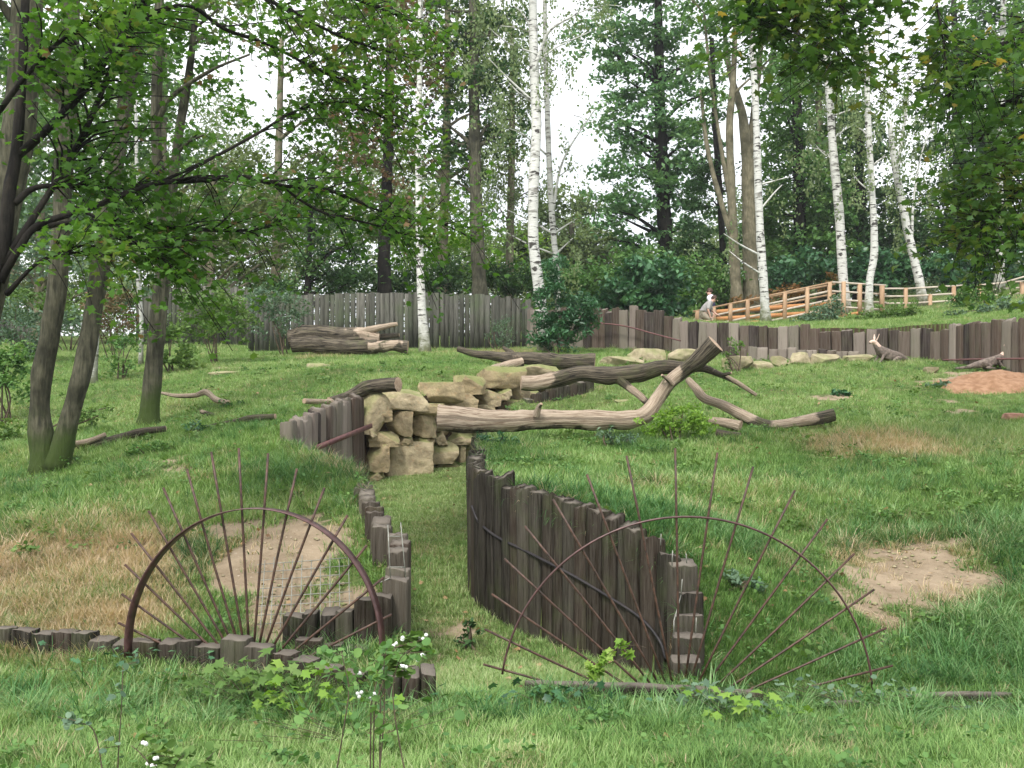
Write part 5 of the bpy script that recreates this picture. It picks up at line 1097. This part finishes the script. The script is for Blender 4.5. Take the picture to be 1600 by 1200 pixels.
def ground_leaves(label, pxs, D, leaf, mat, n, shape='m', h=.12, cat='plant', spread=(.35, .2)):
    b = W(pxs, 1080, D); b[2] = h1(b[0], b[1]); root = thing('leafy_plant', label, cat, b, 'leafy plants along the sleeper edge')
    o = rng.normal(0, 1, (n, 2))*np.array(spread); XY = b[:2]+o; z = H(XY)+rng.uniform(.03, 1, n)*h
    C = np.column_stack([XY, z]); V, FS, tt = leaf_mesh(C, leaf, shape, .75, np.clip(rng.normal(.5, .25, n), 0, 1), .7, .15); part('leaves', V, FS, M[mat], root, attrs={'tint': tt})
    V, FS = join([tube(smooth_path([np.array([b[0], b[1], b[2]-.01]), c], 3), .0015, 3) for c in C[::2]]); part('stem', V, FS, M['stem'], root)
ground_leaves('maple like seedlings crowding the low sleepers left of the snowberry',400,6.35,.085,'shrub',150,h=.3,spread=(.26,.13))
ground_leaves('bright lobed leaves over the sleeper edge at the snowberry',490,6.1,.085,'bright',60,h=.33,spread=(.18,.12))
ground_leaves('ivy patch at the left foot of the right rod fan',870,6.25,.075,'laurel',70,h=.16,spread=(.24,.12))
ground_leaves('grey ivy and lobed leaves at the middle of the right rod fan',1110,6.25,.08,'bluegreen',60,h=.2,spread=(.14,.1))
ground_leaves('bright lobed leaves below the right rod fan hub',1165,6.0,.085,'bright',45,h=.2,spread=(.22,.1))
ground_leaves('small clover and herbs at the right of the lawn edge',1350,6.5,.05,'bluegreen',110,'r',.16,spread=(.5,.12))
ground_leaves('round dandelion like leaves in the lawn by the beam',1225,6.2,.11,'shrub',16,'r',.08,spread=(.12,.05))
ground_leaves('ivy trailing over the sleepers under the left fan',240,6.8,.06,'laurel',60,'m',.2,spread=(.4,.08))
ground_leaves('dusty leaves on the lawn below the left row',560,5.6,.06,'green',90,'r',.2,spread=(.35,.25))

# leaf litter
n = 900; D = rng.uniform(5.5, 20, n)**1.0; px = rng.uniform(-50, 1650, n); XY = np.column_stack([(px-800)/F*D, D]); C = np.column_stack([XY, H(XY)+.035])
V, FS, tt = leaf_mesh(C, .055, 'm', .9, None, .7, 0); solo('leaf_litter', V, FS, M['litter'], (0, 10, 1), 'scattered dry brown leaves lying in the grass', 'fallen leaves', kind='stuff', attrs={'tint': tt})

pb = []
for k in range(420):
    a = SOIL[rng.choice([0, 1, 4, 5, 6, 7, 8])]; px = a[0]+rng.normal(0, a[2]*.55); D = a[1]+rng.normal(0, a[3]*.5); x = (px-800)/F*D; s = rng.uniform(.008, .03)*(1.6 if rng.uniform() < .08 else 1)
    V = np.array([(1,0,0),(-1,0,0),(0,1,0),(0,-1,0),(0,0,1),(0,0,-1)], float)*rng.uniform(.6, 1, (6, 1))*s*np.array([1, .8, .5])+np.array([x, D, h1(x, D)+s*.2])
    pb.append((V, [np.array([(0,2,4),(2,1,4),(1,3,4),(3,0,4),(2,0,5),(1,2,5),(3,1,5),(0,3,5)])]))
V, FS = join(pb); solo('pebbles', V, FS, M['rock'], (0, 9, .5), 'small stones and crumbs scattered over the bare soil patches', 'pebbles', kind='stuff')
def weeds(name, label, n, D0, D1, mat, ls, cr_, per, shape='r', asp=.7):
    D = rng.uniform(D0, D1, n); x = rng.uniform(-.6, .6, n)*D; XY = np.column_stack([x, D]); XY = XY[(~inpoly(XY, CH)) & (soilf(XY) < .5) & (noise(XY, .7, 90) > -.25)]
    C = np.column_stack([XY, H(XY)+.05]); pts, tint = cluster(C, cr_*rng.uniform(.5, 1.4, len(C)), per, .45); g0 = H(pts[:, :2], False); pts[:, 2] = np.maximum(pts[:, 2], g0+.02)+.04
    V, FS, tt = leaf_mesh(pts, ls, shape, .7, tint, asp, .2); solo(name, V, FS, M[mat], (0, (D0+D1)/2, 1), label, 'weeds', kind='stuff', attrs={'tint': tt})
weeds('weeds', 'low broad leafed weeds growing through the slope grass', 330, 7.2, 26, 'shrub', .05, .16, 22)
weeds('clover', 'dark clover and herbs among the grass', 300, 6.0, 22, 'green', .035, .18, 30)
weeds('lawn_weeds', 'small herbs in the near lawn strip', 90, 4.6, 6.6, 'green', .035, .13, 16)
# ------------------------------------------------------------------ grass
def clump(nb, h, w, spread, curve, seed):
    r0 = np.random.default_rng(seed); k = 4; Vs = []; Fs = []; bt = []; m = 0
    for b in range(nb):
        a = r0.uniform(0, 6.283); rad = r0.uniform(0, 1)**.6*spread; x, y = rad*math.cos(a), rad*math.sin(a)
        a2 = a+r0.normal(0, .9); L = h*r0.uniform(.55, 1.2); lean = curve*r0.uniform(.3, 1.3); ww = w*r0.uniform(.7, 1.2); sx, sy = -math.sin(a2), math.cos(a2)
        px_, pz = 0, 0; ang = r0.uniform(0, .25)
        for s in range(k):
            t = s/(k-1); q = ww*(1-t**1.5)+.0004
            Vs += [(x+math.cos(a2)*px_+sx*q/2, y+math.sin(a2)*px_+sy*q/2, pz-.01), (x+math.cos(a2)*px_-sx*q/2, y+math.sin(a2)*px_-sy*q/2, pz-.01)]
            ang = ang+lean/(k-1); px_ += math.sin(ang)*L/(k-1); pz += math.cos(ang)*L/(k-1)
        for s in range(k-1): Fs.append((m+2*s, m+2*s+1, m+2*s+3, m+2*s+2))
        bt += [r0.uniform(0, 1)]*(2*k); m += 2*k
    return np.array(Vs), [np.array(Fs)], bt
def grass_object(name, label, P, scl, tint, straw, variants, mat):
    col = bpy.data.collections.new(name+'_clumps')
    for k, v in enumerate(variants):
        V, FS, bt = clump(*v, 100+k); col.objects.link(bpy.data.objects.new('%s_clump_%d' % (name, k), mesh('grass_clump', V, FS, mat, False, {'bt': bt})))
    me = bpy.data.meshes.new(name); me.vertices.add(len(P)); me.vertices.foreach_set('co', P.astype(np.float32).ravel())
    for nm, v in (('scl', scl), ('tint', tint), ('straw', straw), ('yaw', rng.uniform(0, 6.283, len(P)))):
        a = me.attributes.new(nm, 'FLOAT', 'POINT'); a.data.foreach_set('value', np.asarray(v, np.float32))
    o = link(name, me); tag(o, label, 'grass', kind='stuff'); me.materials.append(mat)
    ng = bpy.data.node_groups.new(name, 'GeometryNodeTree'); ng.interface.new_socket('Geometry', in_out='INPUT', socket_type='NodeSocketGeometry'); ng.interface.new_socket('Geometry', in_out='OUTPUT', socket_type='NodeSocketGeometry')
    N = ng.nodes; gi = N.new('NodeGroupInput'); go = N.new('NodeGroupOutput'); ip = N.new('GeometryNodeInstanceOnPoints'); ci = N.new('GeometryNodeCollectionInfo')
    ci.inputs[0].default_value = col; ci.inputs[1].default_value = True; ci.inputs[2].default_value = True; ip.inputs['Pick Instance'].default_value = True
    def na(nm):
        a = N.new('GeometryNodeInputNamedAttribute'); a.data_type = 'FLOAT'; a.inputs[0].default_value = nm; return a.outputs[0]
    cx = N.new('ShaderNodeCombineXYZ'); ng.links.new(na('yaw'), cx.inputs[2])
    eu = N.new('FunctionNodeEulerToRotation'); ng.links.new(cx.outputs[0], eu.inputs[0])
    ng.links.new(gi.outputs[0], ip.inputs['Points']); ng.links.new(ci.outputs[0], ip.inputs['Instance']); ng.links.new(eu.outputs[0], ip.inputs['Rotation']); ng.links.new(na('scl'), ip.inputs['Scale']); ng.links.new(ip.outputs[0], go.inputs[0])
    md = o.modifiers.new('grass', 'NODES'); md.node_group = ng
def scatter(n, D0, D1, pw=2.0, ext=.62):
    D = (rng.uniform(0, 1, n)*(D1**pw-D0**pw)+D0**pw)**(1/pw); x = rng.uniform(-ext, ext, n)*D
    return np.column_stack([x, D])
def edge_free(XY, d=.07):
    """drop points where the ground is a sheer cut"""
    h0 = H(XY, False); bad = np.zeros(len(XY), bool)
    for dx, dy in ((d, 0), (-d, 0), (0, d), (0, -d)): bad |= np.abs(H(XY+np.array([dx, dy]), False)-h0) > .22
    return ~bad
sets = [(42000, 3.6, 8.2, 2, .78), (46000, 8.2, 16, 1.6, .92), (66000, 16, 34, 1.2, .78), (6000, 24, 45, 1.2, 1.3)]
PP, SS, TT, RW = [], [], [], []
for n, a, b, pw, s in sets:
    XY = scatter(n, a, b, pw); XY = XY[edge_free(XY)]
    so = soilf(XY)+.30*noise(XY, 4.5, 6); st = strawf(XY)
    keep = rng.uniform(0, 1, len(XY)) > np.clip((so-.22)*2.3, 0, .965); XY, st = XY[keep], st[keep]
    big = noise(XY, .8, 12); z = H(XY); lawn = (XY[:, 1] < 6.6) | inpoly(XY, CH)
    PP.append(np.column_stack([XY, z])); SS.append(s*rng.uniform(.7, 1.3, len(XY))*np.where(lawn, .9, 1+.25*big)*np.where(inpoly(XY, CH), .75, 1))
    TT.append(np.clip(.42+.34*big+.16*noise(XY, 2.7, 13)+np.where(XY[:, 1] < 6.4, .06, 0)+np.where(inpoly(XY, CH), .26, 0)+np.interp(XY[:, 1], [7, 10, 14, 30], [0, .1, .26, .28])+rng.normal(0, .15, len(XY)), 0, 1))
    RW.append(np.clip(.6*(rng.uniform(0, 1, len(XY)) < .035)+st*.75+.22*noise(XY, 1.7, 30)+.12*noise(XY, 5, 32)+.1*np.clip(noise(XY, .5, 31), 0, 1), 0, 1))
grass_object('lawn_grass', 'short green grass covering the lawn, banks and passage floor', np.concatenate(PP), np.concatenate(SS), np.concatenate(TT), np.concatenate(RW),
 [(20, .10, .006, .09, 1.0), (18, .12, .0065, .10, 1.3), (22, .085, .006, .10, .8), (14, .16, .0055, .08, 1.5), (12, .07, .014, .10, 1.6)], M['grass'])
XY = np.vstack([scatter(4200, 6.9, 10, 2), scatter(3200, 10, 16, 2), scatter(2600, 16, 30, 1.5), scatter(260, 5.8, 6.7, 2)])
XY = XY[edge_free(XY, .05)]; so = blobs(XY, SOIL); k = (noise(XY, 1.1, 21)+rng.uniform(-.5, .5, len(XY)) > .1) & (so < .45) & ~inpoly(XY, CH); k |= (XY[:, 1] < 6.7) & (np.abs(XY[:, 0]) < 3.6)
px_ = XY[:, 0]/XY[:, 1]*F+800; k &= ~((px_ < 620) & (XY[:, 1] > 7) & (XY[:, 1] < 10) & (rng.uniform(0, 1, len(XY)) < .7)); XY = XY[k]
# extra tufts along the wall tops
ed = []
for ln_ in ([(744,10.4),(775,9.65),(835,9.1),(880,8.85),(925,8.6),(1005,8.2),(1050,8.0)], [(600,9.4),(585,10.2),(560,11.4),(500,12.0),(460,12.6)], [(760,17),(750,14.5),(748,12),(748,10.6)], [(905,28),(1060,26),(1280,24.2),(1400,23.2)]):
    a = xy(ln_); s = rng.uniform(0, len(a)-1, 46); i0 = s.astype(int).clip(0, len(a)-2); f_ = (s-i0)[:, None]; ed.append(a[i0]*(1-f_)+a[i0+1]*f_+rng.normal(0, .08, (46, 2)))
ed = np.concatenate(ed); ed = ed[~inpoly(ed, CH)]; XY = np.vstack([XY, ed])
st = blobs(XY, STRAW); st[-len(ed):] = np.maximum(st[-len(ed):], rng.uniform(0, .75, len(ed)))
grass_object('grass_tussocks', 'taller arching grass tussocks on the banks and along the sleepers', np.column_stack([XY, H(XY)]), rng.uniform(.6, 1.25, len(XY))*np.interp(XY[:, 1], [5, 9, 13, 18], [1, 1.05, .8, .55]), np.clip(.5+.35*noise(XY, 1, 40)+rng.normal(0, .12, len(XY)), 0, 1), np.clip(st*.7+.1*noise(XY, 2, 33), 0, 1),
 [(46, .24, .006, .06, 1.7), (54, .20, .006, .08, 1.5), (38, .28, .0065, .05, 2.0)], M['tussock'])
# dry matted grass on the left bank
XY = scatter(14000, 7.4, 12.5, 1.4); b_ = np.maximum(blobs(XY, [STRAW[0], STRAW[1], STRAW[2]]), .8*blobs(XY, [STRAW[6], STRAW[7]])); XY = XY[(rng.uniform(.25, 1.3, len(XY)) < b_+.35*noise(XY, 1.6, 50)) & edge_free(XY)]
XY = XY[blobs(XY, SOIL[:8]) < .5]
grass_object('dry_grass', 'flattened straw coloured dead grass matted on the banks', np.column_stack([XY, H(XY)]), rng.uniform(.7, 1.3, len(XY)), rng.uniform(0, 1, len(XY)), np.full(len(XY), .95), [(20, .17, .0035, .08, 2.6), (18, .14, .0035, .09, 2.2)], M['tussock'])

# ------------------------------------------------------------------ volume added to lift the far trees as lens flare would
V, FS = box((0, 60, 15), (320, 300, 50)); t = NT('added_haze'); pv = t.n('ShaderNodeVolumePrincipled'); pv.inputs['Color'].default_value = (.93, .97, 1, 1); pv.inputs['Density'].default_value = .0006; pv.inputs['Anisotropy'].default_value = .3
o_ = t.n('ShaderNodeOutputMaterial'); t.l(pv.outputs[0], o_.inputs['Volume'])
solo('added_haze', V, FS, t.m, (0, 60, 15), 'thin volume added to pale the far trees like lens flare', 'added_haze', kind='stuff')

# ------------------------------------------------------------------ world, light, camera
w = bpy.data.worlds.new('World'); SC.world = w; w.use_nodes = True; nt = w.node_tree; nt.nodes.clear()
bg = nt.nodes.new('ShaderNodeBackground'); wo = nt.nodes.new('ShaderNodeOutputWorld'); sky = nt.nodes.new('ShaderNodeTexSky')
sky.sky_type = 'NISHITA'; sky.sun_disc = False; sky.sun_elevation = R(52); sky.sun_rotation = R(200); sky.dust_density = 4
tc = nt.nodes.new('ShaderNodeTexCoord'); nz = nt.nodes.new('ShaderNodeTexNoise'); nz.inputs['Scale'].default_value = 2.2; nz.inputs['Detail'].default_value = 5
rp = nt.nodes.new('ShaderNodeValToRGB'); rp.color_ramp.elements[0].position = .3; rp.color_ramp.elements[0].color = (7.5, 7.8, 8.3, 1); rp.color_ramp.elements[1].position = .7; rp.color_ramp.elements[1].color = (11.5, 11.6, 11.8, 1)
mx = nt.nodes.new('ShaderNodeMix'); mx.data_type = 'RGBA'; mx.inputs[0].default_value = .88
nt.links.new(tc.outputs['Generated'], nz.inputs['Vector']); nt.links.new(nz.outputs[0], rp.inputs[0]); nt.links.new(sky.outputs[0], mx.inputs[6]); nt.links.new(rp.outputs[0], mx.inputs[7])
nt.links.new(mx.outputs[2], bg.inputs[0]); bg.inputs[1].default_value = .105; nt.links.new(bg.outputs[0], wo.inputs[0])
sl = bpy.data.lights.new('sun', 'SUN'); sl.energy = 2.2; sl.angle = R(14); sl.color = (1, .97, .92); so_ = link('sun', sl)
el, az = R(52), R(200); d = Vector((math.sin(az)*math.cos(el), math.cos(az)*math.cos(el), math.sin(el))); so_.rotation_euler = d.to_track_quat('Z', 'Y').to_euler(); so_.location = (0, 0, 30)
cam = bpy.data.cameras.new('camera'); cam.sensor_width = 36; cam.lens = 36*F/1600; cam.shift_y = 40/1600; cam.clip_end = 1000; cam.clip_start = .1
co = link('camera', cam, None, (0, 0, CZ)); co.rotation_euler = (R(90), 0, 0); SC.camera = co
SC.render.engine = 'CYCLES'; cy = SC.cycles; cy.max_bounces = 6; cy.diffuse_bounces = 3; cy.glossy_bounces = 2; cy.transmission_bounces = 4; cy.transparent_max_bounces = 4; cy.use_denoising = True
SC.view_settings.view_transform = 'Standard'; SC.view_settings.look = 'None'; SC.view_settings.exposure = .80; SC.view_settings.gamma = 1
